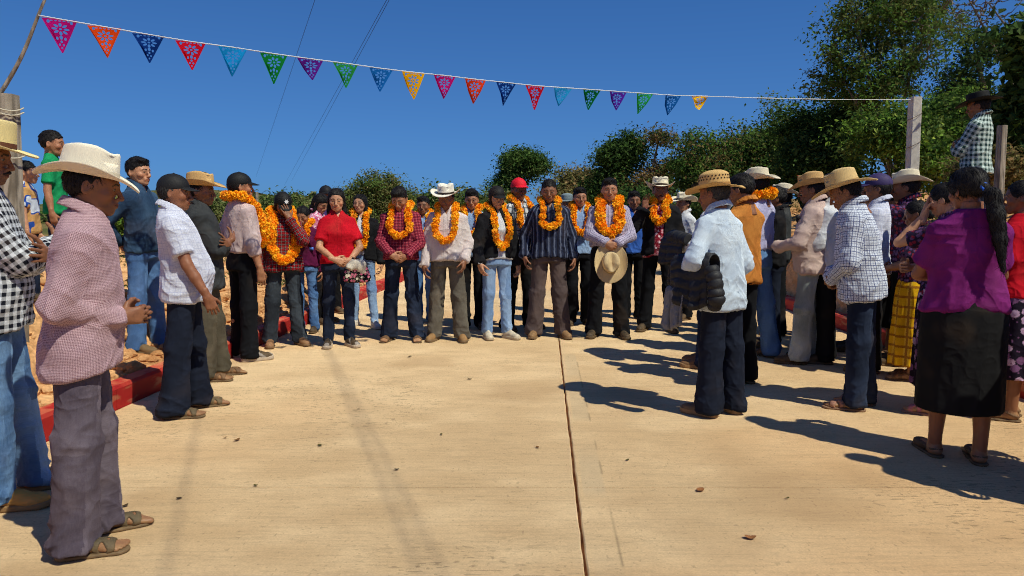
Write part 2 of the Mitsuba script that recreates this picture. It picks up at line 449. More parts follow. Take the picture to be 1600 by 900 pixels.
def hand_proto(pose, h):
    """A right hand: wrist at the origin, fingers along +y, palm facing -z, thumb on the -x side."""
    if (pose, h) in _HANDS:
        return _HANDS[pose, h]
    curl = {'relaxed': (22, 30, 22), 'flat': (6, 8, 6), 'grip': (60, 70, 40), 'wrap': (38, 45, 30), 'open': (12, 14, 10)}[pose]
    thumb = {'relaxed': (30, 18), 'flat': (38, 8), 'grip': (10, 40), 'wrap': (42, 26), 'open': (55, 6)}[pose]
    bones = []
    for i, (x, y, yaw, ls, r) in enumerate(_FING):
        p, pitch = np.array([x, y, 0.0]), 0.0
        for k, L in enumerate(ls):
            pitch += curl[k] * (1 + 0.1 * i)
            d = np.array([-math.sin(math.radians(yaw)) * math.cos(math.radians(pitch)), math.cos(math.radians(yaw)) * math.cos(math.radians(pitch)), -math.sin(math.radians(pitch))])
            q = p + d * L
            bones.append((p, q, r * (1 - 0.08 * k), r * (1 - 0.08 * (k + 1))))
            p = q
    tb = [np.array([-0.022, 0.022, -0.008])]
    yaw, pit = thumb[0] + 12, 18
    for L in (0.042, 0.032, 0.026):
        d = np.array([-math.sin(math.radians(yaw)) * math.cos(math.radians(pit)), math.cos(math.radians(yaw)) * math.cos(math.radians(pit)), -math.sin(math.radians(pit))])
        tb.append(tb[-1] + d * L)
        yaw -= thumb[1]; pit += 12

    def field(P):
        d = cone(P, (0, -0.04, 0), (0, 0.02, 0), 0.026, 0.026)
        for x0, x1, y1 in ((-0.012, -0.028, 0.084), (-0.004, -0.01, 0.09), (0.004, 0.01, 0.087), (0.012, 0.026, 0.077)):
            d = smin(d, cone(P, (x0, 0.01, 0), (x1, y1, 0), 0.019, 0.0125), 0.014)
        d = smin(d, egg(P, (-0.022, 0.036, -0.01), (0.016, 0.03, 0.014)), 0.014)
        fing = None
        for a, b, ra, rb in bones:
            c = cone(P, a, b, ra, rb)
            fing = c if fing is None else np.minimum(fing, c)
        d = smin(d, fing, 0.006)
        for a, b, ra, rb in zip(tb[:-1], tb[1:], (0.014, 0.0105, 0.0095), (0.0105, 0.0095, 0.0085)):
            d = smin(d, cone(P, a, b, ra, rb), 0.005)
        return d

    v, f = solid(field, (-0.1, -0.07, -0.13), (0.07, 0.2, 0.05), h, 1)
    _HANDS[pose, h] = (v, f)
    return v, f


_FEET = {}


def foot_proto(h):
    """A bare right foot: ankle above the origin, toes along +y, sole at z = 0.012."""
    if h in _FEET:
        return _FEET[h]

    def field(P):
        d = cone(P, (0, -0.03, 0.04), (0.004, 0.1, 0.034), 0.031, 0.026)
        d = smin(d, egg(P, (0, -0.045, 0.034), (0.03, 0.032, 0.026)), 0.02)
        d = smin(d, egg(P, (0.004, 0.11, 0.03), (0.044, 0.04, 0.02)), 0.02)
        d = smin(d, cone(P, (0, -0.022, 0.05), (0, -0.03, 0.22), 0.036, 0.036), 0.025)
        for x, y1, r in ((-0.03, 0.172, 0.0125), (-0.009, 0.172, 0.0092), (0.008, 0.165, 0.0088), (0.023, 0.155, 0.0084), (0.037, 0.142, 0.008)):
            d = smin(d, cone(P, (x * 0.95, 0.115, 0.03), (x, y1, 0.0215), 0.011, r), 0.004)
        return smax(d, 0.012 - P[2], 0.004)

    _FEET[h] = solid(field, (-0.065, -0.1, -0.005), (0.07, 0.2, 0.24), h, 1)
    return _FEET[h]
# ------------------------------------------------------------------ people
def limb(S, W, la, lb, hint):
    """Elbow of a two-bone arm from shoulder S to wrist W (W is pulled in if it is out of reach)."""
    S, W = np.asarray(S, float), np.asarray(W, float)
    d = W - S
    L = np.linalg.norm(d)
    if L > (la + lb) * 0.995:
        W = S + d / L * (la + lb) * 0.995
        L = (la + lb) * 0.995
    u = unit(W - S)
    x = (la * la - lb * lb + L * L) / (2 * L)
    r = math.sqrt(max(la * la - x * x, 1e-6))
    h = np.asarray(hint, float)
    h = unit(h - (h @ u) * u)
    return S + u * x + h * r, W


# wrist (right side, x outwards), elbow hint, finger direction, palm normal, hand pose — for a person 1.65 m tall
ARMS = {
    'down': ((0.245, 0.03, 0.80), (0.3, -1, 0), (-0.1, 0.15, -1), (-1, 0.1, 0), 'relaxed'),
    'down_fwd': ((0.25, 0.12, 0.83), (0.4, -1, 0), (-0.1, 0.35, -1), (-1, -0.2, 0), 'relaxed'),
    'front': ((0.085, 0.225, 0.915), (0.8, -0.6, 0), (-1, 0.1, -0.55), (0.1, -1, 0.2), 'wrap'),
    'front_over': ((0.07, 0.245, 0.925), (0.8, -0.6, 0), (-1, 0.15, -0.35), (0.1, -1, -0.1), 'wrap'),
    'front_high': ((0.08, 0.24, 1.02), (0.8, -0.5, -0.2), (-1, 0.1, -0.2), (0.1, -1, 0.1), 'wrap'),
    'crossed': ((-0.07, 0.205, 1.14), (0.6, 0.2, -1), (-1, 0.05, 0.15), (0, -1, 0.1), 'flat'),
    'crossed_under': ((-0.06, 0.185, 1.10), (0.6, 0.2, -1), (-1, -0.1, 0.1), (0, -1, 0.1), 'flat'),
    'back': ((0.06, -0.17, 0.93), (0.8, -0.6, 0), (-1, -0.1, -0.3), (0, 1, 0), 'wrap'),
    'bent': ((0.14, 0.27, 1.02), (0.5, -1, -0.4), (-0.45, 1, 0.05), (-1, -0.2, 0), 'wrap'),
    'carry': ((0.10, 0.26, 1.05), (0.7, -0.6, -0.3), (-0.8, 0.6, 0.1), (0, -0.3, 1), 'grip'),
    'face': ((0.06, 0.15, 1.40), (0.5, 0.3, -1), (-0.35, -0.1, 1), (-0.1, -1, 0), 'flat'),
    'brim': ((0.11, 0.17, 1.49), (0.7, 0.3, -0.6), (-0.5, 0.35, 0.8), (-0.5, -0.8, 0), 'grip'),
    'raised': ((0.22, 0.26, 1.38), (0.6, -0.2, -1), (-0.15, 0.1, 1), (-0.4, 0.9, 0), 'open'),
    'belly': ((0.03, 0.24, 1.03), (0.8, -0.5, -0.2), (-1, 0.25, 0), (0, -1, 0), 'wrap'),
}

# z, half width, half depth, centre y
MAN = np.array([(0.40, .186, .134, .0), (0.70, .180, .128, .0), (0.86, .176, .124, .002), (0.98, .164, .114, .006), (1.10, .166, .114, .006), (1.20, .175, .116, .002), (1.27, .175, .110, -.004), (1.32, .164, .098, -.010), (1.36, .136, .085, -.016), (1.39, .100, .073, -.020), (1.42, .070, .064, -.024), (1.50, .060, .060, -.028)])
WOMAN = np.array([(0.40, .192, .140, .0), (0.70, .188, .134, .0), (0.86, .182, .132, .0), (0.98, .156, .112, .004), (1.08, .148, .108, .006), (1.18, .156, .132, .014), (1.25, .155, .114, .004), (1.305, .146, .095, -.010), (1.345, .120, .080, -.016), (1.38, .088, .068, -.020), (1.41, .062, .058, -.024), (1.50, .052, .054, -.028)])


class Frame:
    """One cloth piece: the axis shapes that its weave follows."""

    def __init__(self):
        self.bones = []

    def limb(self, a, b, r):
        self.bones.append((np.asarray(a, float), np.asarray(b, float), r, None))

    def trunk(self, prof):
        self.bones.append((None, None, 0.16, prof))

    def dist(self, v, i):
        a, b, r, prof = self.bones[i]
        if prof is not None:
            wx, wy, cy = (np.interp(v[:, 2], prof[:, 0], prof[:, k]) for k in (1, 2, 3))
            return (np.sqrt((v[:, 0] / wx) ** 2 + ((v[:, 1] - cy) / wy) ** 2) - 1) * np.minimum(wx, wy)
        d = b - a
        t = np.clip(((v - a) @ d) / (d @ d), 0, 1)
        return np.linalg.norm(v - a - t[:, None] * d, axis=1) - r

    def uv(self, v, i):
        a, b, r, prof = self.bones[i]
        if prof is not None:
            wx, wy, cy = (np.interp(v[:, 2], prof[:, 0], prof[:, k]) for k in (1, 2, 3))
            return np.arctan2(v[:, 0] / wx, (v[:, 1] - cy) / wy), v[:, 2] - 1.0, 0.155
        R = frame(b - a, (0.15, 1, 0.1))
        q = (v - a) @ R
        return np.arctan2(q[:, 0], q[:, 2]), q[:, 1], r

    def mapped(self, v, f, n, style):
        own = np.argmin(np.stack([self.dist(v, i) for i in range(len(self.bones))], 1), 1)
        fb = own[f[:, 0]]
        V, U, N, Fs, at_ = [], [], [], [], 0
        for i in range(len(self.bones)):
            fi = f[fb == i]
            if not len(fi):
                continue
            ids, inv = np.unique(fi, return_inverse=True)
            inv = inv.reshape(fi.shape)
            ang, along, r = self.uv(v[ids], i)
            A = ang[inv]
            wrap = (A.max(1) - A.min(1)) > math.pi
            hi = wrap[:, None] & (A < 0)
            key = inv * 2 + hi
            k2, inv2 = np.unique(key, return_inverse=True)
            base = k2 // 2
            V.append(v[ids][base]); N.append(n[ids][base])
            u = (ang[base] + 2 * math.pi * (k2 % 2)) * r + (3.0 if self.bones[i][3] is not None else 5.0 + 0.9 * i)
            U.append(np.stack([u, np.clip(along[base], -3.5, 3.5) + 8.0 * style], 1))
            Fs.append(inv2.reshape(fi.shape) + at_)
            at_ += len(k2)
        return np.vstack(V), np.vstack(Fs), np.vstack(N), np.vstack(U)


def prof_field(P, prof, off=0.0, p=2.3):
    z = P[2].ravel()
    wx, wy, cy = (np.interp(z, prof[:, 0], prof[:, k]).astype(np.float32)[None, None, :] for k in (1, 2, 3))
    wx = wx + off; wy = wy + off
    d = ((np.abs(P[0]) / wx) ** p + (np.abs(P[1] - cy) / wy) ** p) ** (1 / p) - 1
    return d * np.minimum(wx, wy) * 0.97


def ridge(q, seed, sharp=2.0):
    return (1 - np.abs(2 * meshkit.noise(q, seed) - 1)) ** sharp


def folds(v, n, fr, amp, seed, ring=1.0):
    """Creases: long ones down the trunk and across it, broken rings round the limbs, tighter near the joints."""
    D = np.stack([fr.dist(v, i) for i in range(len(fr.bones))], 1)
    W = np.exp(-np.maximum(D - D.min(1, keepdims=True), 0) / 0.03)
    W /= W.sum(1, keepdims=True)
    out = np.zeros(len(v))
    w = meshkit.noise(v * np.array([7, 7, 5]), seed + 3)[:, None]
    for i, (a, b, r, prof) in enumerate(fr.bones):
        if prof is not None:
            q = v * np.array([8, 8, 2.6]) + np.array([1.2, 0.8, 1.6]) * w
            s = np.sign(v[:, 0:1] + 1e-6)
            q2 = np.concatenate([v[:, 0:1] * 4 + s * 0.7, v[:, 1:2] * 4, v[:, 2:3] * 13 + np.abs(v[:, 0:1]) * 16], 1) + w * 1.4
            q3 = v * np.array([18, 18, 9.0]) + w * 2
            lowp = np.clip((1.22 - v[:, 2]) / 0.25, 0, 1)
            g = 1.0 * ridge(q, seed, 2.4) * (0.35 + 0.65 * lowp) + 0.6 * ridge(q2, seed + 1, 4.0) * (0.5 + 0.3 * lowp) + 0.12 * ridge(q3, seed + 2, 2.0)
            k = 0.55 + 0.6 * lowp
        else:
            R = frame(b - a, (0.15, 1, 0.1))
            L = np.linalg.norm(b - a)
            q = (v - a) @ R
            t = q[:, 1] / L
            s = np.stack([q[:, 0] * 6, q[:, 1] * 15 + q[:, 0] * 9, q[:, 2] * 6], 1) + 1.3 * w
            s2 = np.stack([q[:, 0] * 10, q[:, 1] * 4.5, q[:, 2] * 10], 1) + w
            joint = np.clip(np.abs(t - 0.45) * 2, 0, 1)
            g = ring * 1.15 * ridge(s, seed + 7 + i, 2.6) * (0.3 + 0.8 * joint) + 0.55 * ridge(s2, seed + 17 + i, 2.0)
            k = 0.6 + 0.6 * joint
        out += W[:, i] * (g - 0.4) * k
    return v + n * (out * amp)[:, None]


def hair_mesh(kind, h):
    def field(P):
        X, Y, Z = P
        A = [np.abs(X), Y, Z]
        if kind in ('short', 'grey_short', 'full'):
            th = 0.005 if kind != 'full' else 0.008
            d = egg(P, (0, -0.016, 0.038), (0.0735 + th, 0.097 + th, 0.087 + th * 1.4))
            jag = 0.012 * (meshkit.noise(np.stack(np.broadcast_arrays(X * 70, Y * 70, Z * 25), -1), 3).astype(np.float32) - 0.5)
            g = Z + jag - (0.002 + 0.66 * Y + 0.25 * np.maximum(0.02 - np.abs(Y - 0.035), 0) * (A[0] > 0.045))
            d = smax(d, -g * 0.8, 0.008)
            if kind == 'full':
                d = smin(d, egg(P, (0.012, 0.056, 0.094), (0.055, 0.036, 0.022)), 0.02)
            return d
        if kind == 'fringe':      # what shows under a hat or cap
            d = egg(P, (0, -0.02, 0.02), (0.0795, 0.1, 0.09))
            d = smax(d, -(Z - (-0.012 + 0.62 * Y)) * 0.85, 0.008)
            return smax(d, Z - 0.075, 0.01)
        if kind == 'capwoman':
            d = egg(P, (0, -0.018, 0.036), (0.084, 0.106, 0.094))
            d = smax(d, -(Z - (0.0 + 0.62 * Y)) * 0.85, 0.01)
            d = smin(d, cone(P, (0.062, 0.0, 0.02), (0.075, 0.0, -0.14), 0.024, 0.02), 0.02)
            d = smin(d, cone(P, (-0.062, 0.0, 0.02), (-0.075, -0.005, -0.16), 0.024, 0.02), 0.02)
            return smin(d, cone(P, (0, -0.07, 0.0), (0, -0.085, -0.17), 0.06, 0.05), 0.03)
        part = 0.004 * np.exp(-(X / 0.012) ** 2)
        d = egg(P, (0, -0.018, 0.036), (0.083, 0.106, 0.093)) + part
        line = Z - (0.018 + 0.55 * Y + 1.0 * np.maximum(A[0] - 0.045, 0) * -2.2)
        d = smax(d, -line * 0.75, 0.012)
        if kind == 'bun':
            return smin(d, egg(P, (0, -0.118, -0.02), (0.042, 0.035, 0.042)), 0.012)
        if kind == 'long':
            for s in (-1, 1):
                d = smin(d, cone(P, (s * 0.068, -0.01, 0.02), (s * 0.08, -0.02, -0.12), 0.022, 0.026), 0.02)
                d = smin(d, cone(P, (s * 0.08, -0.02, -0.12), (s * 0.085, 0.0, -0.24), 0.026, 0.02), 0.02)
            d = smin(d, cone(P, (0, -0.06, 0.0), (0, -0.1, -0.28), 0.07, 0.05), 0.03)
            return d
        if kind == 'ponytail':
            d = d - 0.008
            d = smin(d, cone(P, (0, -0.09, 0.0), (0, -0.128, -0.012), 0.045, 0.026), 0.02)
            pts = [((0.0, -0.13, -0.012), 0.022), ((0.008, -0.165, -0.06), 0.040), ((0.016, -0.172, -0.17), 0.042), ((0.026, -0.17, -0.31), 0.034), ((0.034, -0.165, -0.48), 0.012)]
            for (a, ra), (b, rb) in zip(pts[:-1], pts[1:]):
                d = smin(d, cone(P, a, b, ra, rb), 0.015)
        return d

    lo = {'ponytail': (-0.115, -0.235, -0.59), 'long': (-0.13, -0.2, -0.34)}.get(kind, (-0.125, -0.175, -0.27))
    v, f = solid(field, lo, (0.125, 0.13, 0.16), h, 0)
    n = vnormals(v, f)
    ang = np.arctan2(v[:, 0], v[:, 1] + 0.02)
    down = kind in ('ponytail', 'long', 'capwoman')
    q = np.stack([v[:, 0] * 130, v[:, 1] * 130, v[:, 2] * (9 if down else 60)], 1)
    st = meshkit.noise(q, 5)
    tuft = meshkit.noise(v * 45, 8)
    base_v, base_n = v, n
    v = v + n * (0.005 * (st - 0.5) + (0.012 if kind in ('short', 'full', 'grey_short') else 0.007) * (tuft - 0.5))[:, None]
    # loose strands lying over the surface break up its smooth outline
    rg = np.random.default_rng(17)
    m = 2600 if down else 1700
    fc = rg.integers(0, len(f), m)
    p, nn = v[f[fc]].mean(1), base_n[f[fc, 0]]
    if down:
        t = np.array([0, -0.15, -1.0]) + np.where(p[:, 2:3] > 0.02, 1.6, 0.0) * (p - np.array([0, 0.03, 0.10])) / 0.1
    else:
        t = (p - np.array([0.01, -0.05, 0.12])) / 0.08 + np.array([0.1, 0.2, -0.25])
    if down or kind == 'bun':
        fr_ = (p[:, 1:2] > 0.0) & (p[:, 2:3] > 0.03)
        t = np.where(fr_, np.concatenate([np.sign(p[:, :1]) * 1.0, np.full((m, 1), -0.7), np.full((m, 1), -0.5)], 1), t)
    t = t + rg.normal(size=t.shape) * 0.3
    t = t - (t * nn).sum(1, keepdims=True) * nn
    t /= np.maximum(np.linalg.norm(t, axis=1, keepdims=True), 1e-6)
    b = np.cross(nn, t)
    Ls = (0.045 if down else 0.024) * rg.uniform(0.6, 1.3, (m, 1))
    lift = rg.uniform(0.001, 0.007, (m, 1))
    tip = p + t * Ls + nn * lift
    ok = ~((tip[:, 1] > 0.04) & (tip[:, 2] < 0.056) & (np.abs(tip[:, 0]) < 0.07))
    p, b, tip = p[ok], b[ok], tip[ok]
    m = len(p)
    q = np.stack([p - b * 0.002, p + b * 0.002, tip], 1).reshape(-1, 3)
    sf = np.arange(3 * m).reshape(m, 3) + len(v)
    st = np.concatenate([st, np.repeat(rg.random(m) * 0.9, 3)])
    return np.vstack([v, q]), np.vstack([f, sf]), st


_HAIR = {}


def hair_proto(kind, h):
    if (kind, h) not in _HAIR:
        _HAIR[kind, h] = hair_mesh(kind, h)
    return _HAIR[kind, h]


def hat_mesh(brim=(0.165, 0.198), crown=(0.088, 0.110), height=0.115, curl=0.055, droop=0.022, top='crease', flare=0.93, seg=56, wobble=0.004, seed=1):
    """A brimmed hat as one closed shell, base plane at z = 0, front along +y. Returns vertices, faces, uv, band mesh."""
    th = np.arange(seg) / seg * 2 * math.pi
    cs, sn = np.sin(th), np.cos(th)                # x, y directions
    rows = []

    def brim_z(k):                                 # k: 0 at the crown, 1 at the edge
        lift = curl * np.abs(cs) ** 2.6 * k ** 1.7
        dip = -droop * np.maximum(sn * sn, 0) ** 1.5 * k ** 1.3
        return lift + dip + wobble * k * (meshkit.noise(np.stack([np.cos(th) * 2.2 + seed, np.sin(th) * 2.2, th * 0], 1), seed) - 0.5) * 2

    tops = [0.0, 0.3, 0.55, 0.75, 0.9, 0.985]
    for k in tops:
        x, y = cs * crown[0] * flare * k, sn * crown[1] * flare * k
        z = np.full(seg, height) - 0.012 * k ** 4
        if top == 'crease':
            z = z - 0.034 * np.exp(-(x / 0.026) ** 2) * np.exp(-((y + 0.0) / 0.085) ** 4)
            z = z - 0.014 * (y / crown[1] > 0.2) * (y / crown[1] - 0.2) * np.exp(-((np.abs(x) - 0.05) / 0.03) ** 2) * 3
            z = z - 0.012 * np.maximum(-y / crown[1], 0) ** 2
        elif top == 'dent':
            z = z - 0.02 * np.exp(-((x / 0.05) ** 2 + (y / 0.065) ** 2)) + 0.006 * k
        else:
            z = np.full(seg, height - 0.03 * k ** 3)
        rows.append((x, y, z))
    ztop = rows[-1][2]
    for q in (0.93, 0.8, 0.6, 0.4, 0.2, 0.06):      # down the crown side
        sc = flare + (1 - flare) * (1 - q) + 0.012
        pinch = 1 - (0.13 * np.exp(-(((th + math.pi) % (2 * math.pi) - math.pi - 0.62) / 0.28) ** 2) + 0.13 * np.exp(-(((th + math.pi) % (2 * math.pi) - math.pi + 0.62) / 0.28) ** 2)) * max(q - 0.25, 0) if top == 'crease' else 1.0
        rows.append((cs * crown[0] * sc * pinch, sn * crown[1] * sc * pinch, ztop * q))
    ks = [0.0, 0.12, 0.3, 0.5, 0.7, 0.85, 0.95, 1.0]
    for k in ks:
        r = 1 + 0.02 * (k > 0.05)
        rows.append((cs * (crown[0] * r + (brim[0] - crown[0]) * k * (1 - 0.10 * np.abs(cs) ** 3 * curl / 0.05 * k)), sn * (crown[1] * r + (brim[1] - crown[1]) * k), 0.002 + brim_z(k)))
    for k in ks[::-1]:
        rows.append((cs * (crown[0] + (brim[0] - crown[0]) * (k * 0.995 - 0.01) * (1 - 0.10 * np.abs(cs) ** 3 * curl / 0.05 * k)), sn * (crown[1] + (brim[1] - crown[1]) * (k * 0.995 - 0.01)), brim_z(k) - 0.0035))
    for q in (0.25, 0.5):
        rows.append((cs * crown[0] * 0.95, sn * crown[1] * 0.95, np.full(seg, height * q - 0.003)))
    rows.append((cs * 0.001, sn * 0.001, np.full(seg, height * 0.5 - 0.003)))
    V = np.vstack([np.stack(r, 1) for r in rows])
    F = []
    for i in range(len(rows) - 1):
        a = np.arange(seg) + i * seg
        b = (np.arange(seg) + 1) % seg + i * seg
        F += [np.stack([a, b + seg, b], 1), np.stack([a, a + seg, b + seg], 1)]
    F = np.vstack(F)[:, ::-1]
    uv = np.stack([np.tile(th / (2 * math.pi), len(rows)), np.repeat(np.cumsum([0] + [0.013] * (len(rows) - 1)), seg)], 1)
    br = []
    for q, o in ((0.03, 0.9), (0.04, 2.2), (0.2, 2.2), (0.21, 0.9)):
        sc = flare + (1 - flare) * (1 - q)
        br.append(np.stack([cs * (crown[0] * sc + o * 0.001), sn * (crown[1] * sc + o * 0.001), np.full(seg, height * q)], 1))
    bv = np.vstack(br)
    bf = []
    for i in range(3):
        a = np.arange(seg) + i * seg; b = (np.arange(seg) + 1) % seg + i * seg
        bf += [np.stack([a, b, b + seg], 1), np.stack([a, b + seg, a + seg], 1)]
    return V, F, uv, (bv, np.vstack(bf))


HATS = {   # colour, shape, band colour
    'cream': (lin(214, 202, 176), dict(), lin(60, 44, 34)),
    'cream_wide': (lin(224, 214, 194), dict(brim=(0.160, 0.196), crown=(0.092, 0.114), height=0.125, droop=0.036, curl=0.035, top='crease', flare=0.9), lin(206, 194, 170)),
    'white': (lin(218, 210, 196), dict(curl=0.05, droop=0.01), lin(46, 34, 28)),
    'tan': (lin(196, 158, 104), dict(curl=0.045, droop=0.015, brim=(0.165, 0.2)), lin(150, 110, 66)),
    'straw': (lin(206, 176, 122), dict(brim=(0.19, 0.22), height=0.125, curl=0.02, droop=0.03), lin(170, 134, 82)),
    'straw_yellow': (lin(212, 192, 136), dict(brim=(0.172, 0.208), crown=(0.094, 0.124), height=0.125, curl=0.012, droop=0.02, top='dent'), lin(96, 58, 40)),
    'woven': (lin(204, 166, 106), dict(brim=(0.18, 0.205), height=0.118, curl=0.018, droop=0.03, top='round', wobble=0.011), lin(160, 116, 62)),
    'black': (lin(20, 20, 21), dict(brim=(0.185, 0.215), height=0.1, curl=0.02, droop=0.015, top='dent'), lin(14, 14, 14)),
    'grey_small': (lin(110, 124, 130), dict(brim=(0.125, 0.15), height=0.1, curl=0.0, droop=0.02, top='round'), lin(90, 104, 110)),
}


def cap_mesh(h):
    def crown(P):
        d = egg(P, (0, -0.014, 0.04), (0.084, 0.106, 0.093))
        d = smax(d, -(P[2] - (0.024 + 0.05 * P[1])), 0.004)
        return smin(d, ball(P, (0, -0.012, 0.134), 0.006), 0.004)

    def visor(P):
        z = 0.044 - 0.30 * (P[1] - 0.085) - 4.2 * P[0] ** 2
        d = np.abs(P[2] - z) - 0.0028
        e = (np.sqrt((P[0] / 0.075) ** 2 + ((P[1] - 0.062) / 0.098) ** 2) - 1) * 0.075
        return smax(smax(d, e, 0.003), 0.05 - P[1], 0.003)

    a = solid(crown, (-0.1, -0.135, 0.0), (0.1, 0.105, 0.15), h, 1)
    b = solid(visor, (-0.085, 0.03, -0.05), (0.085, 0.17, 0.07), h * 0.7, 0)
    return a, b


_CAPS = {}


def shoe_proto(kind, h):
    if (kind, h) in _CAPS:
        return _CAPS[kind, h]
    chunky = {'sneaker': 0.034, 'boot': 0.028, 'shoe': 0.022, 'flat': 0.015, 'sandal': 0.016, 'hiking': 0.036}[kind]

    def plan(P, grow):
        q = [P[0], P[1], np.zeros_like(P[2])]
        d = cone(q, (0, -0.05, 0), (0.002, 0.04, 0), 0.036 + grow, 0.036 + grow)
        return smin(d, cone(q, (0.002, 0.06, 0), (0.006, 0.142, 0), 0.037 + grow, 0.04 + grow), 0.02)

    def sole(P):
        wave = 0.002 * np.sin(P[1] * 420) if kind in ('hiking', 'sneaker') else 0.0
        toe = 0.25 * np.maximum(P[1] - 0.12, 0) * (kind != 'sandal')
        return smax(plan(P, 0.006 + wave), np.abs(P[2] - chunky / 2 - toe * 0.4) - chunky / 2, 0.006)

    def upper(P):
        X, Y, Z = P
        if kind == 'sandal':
            foot = cone(P, (0, -0.03, 0.04), (0.004, 0.1, 0.034), 0.031, 0.026)
            foot = smin(foot, egg(P, (0, -0.045, 0.034), (0.03, 0.032, 0.026)), 0.02)
            foot = smin(foot, egg(P, (0.004, 0.11, 0.03), (0.044, 0.04, 0.02)), 0.02)
            foot = smin(foot, cone(P, (0, -0.022, 0.05), (0, -0.03, 0.22), 0.036, 0.036), 0.025)
            bands = np.minimum(np.abs(Y - 0.085 - 0.7 * X) - 0.014, np.abs(Y - 0.085 + 0.7 * X) - 0.014)
            bands = np.minimum(bands, np.abs(Y - 0.125) - 0.011)
            bands = np.minimum(bands, np.maximum(np.abs(Z - 0.062 - 0.35 * Y) - 0.009, Y - 0.05))
            return smax(np.maximum(np.abs(foot - 0.002) - 0.0042, bands * 0.8), 0.008 - Z, 0.003)
        d = cone(P, (0, -0.035, 0.05), (0.002, 0.06, 0.05), 0.04, 0.037)
        d = smin(d, egg(P, (0.006, 0.115, 0.035), (0.044, 0.068, 0.034)), 0.025)
        if kind in ('boot', 'hiking'):
            d = smin(d, cone(P, (0, -0.02, 0.07), (0, -0.03, 0.15), 0.042, 0.046), 0.025)
        elif kind != 'flat':
            d = smin(d, cone(P, (0, -0.025, 0.06), (0, -0.035, 0.095), 0.041, 0.042), 0.02)
            d = smax(d, Z - (0.098 + 0.15 * Y), 0.006)
        else:
            d = smax(d, Z - 0.055, 0.006)
        if kind in ('sneaker', 'hiking'):       # tongue and lace ridge
            lace = cone(P, (0, 0.035, 0.088), (0.003, 0.098, 0.062), 0.014, 0.013) + 0.0025 * np.sin(Y * 520)
            d = smin(d, lace, 0.008)
        return smax(d, chunky * 0.7 - Z, 0.004)

    lo, hi = (-0.065, -0.11, -0.01), (0.07, 0.21, 0.19)
    _CAPS[kind, h] = (solid(upper, lo, hi, h, 0 if kind == 'sandal' else 1), solid(sole, lo, (0.07, 0.21, 0.07), h, 0))
    return _CAPS[kind, h]


def shade(v, rgb, amount=0.25, scale=30.0, seed=0, dust=0.0):
    """Colour per vertex: the base colour with uneven wear."""
    c = np.array(rgb)[None] * (1 - amount / 2 + amount * meshkit.fbm(v * scale, 3, seed))[:, None]
    if dust:
        k = np.clip(dust * meshkit.fbm(v * scale * 0.7, 3, seed + 5) * np.clip(1.3 - v[:, 2] / 0.1, 0.3, 1), 0, 1)[:, None]
        c = c * (1 - k) + np.array(lin(176, 142, 100)) * k
    return np.clip(c, 0, 1)


SKIN = {'brown': lin(166, 114, 84), 'dark': lin(134, 88, 62), 'light': lin(188, 136, 104), 'weathered': lin(140, 90, 64)}


class Person:
    pass


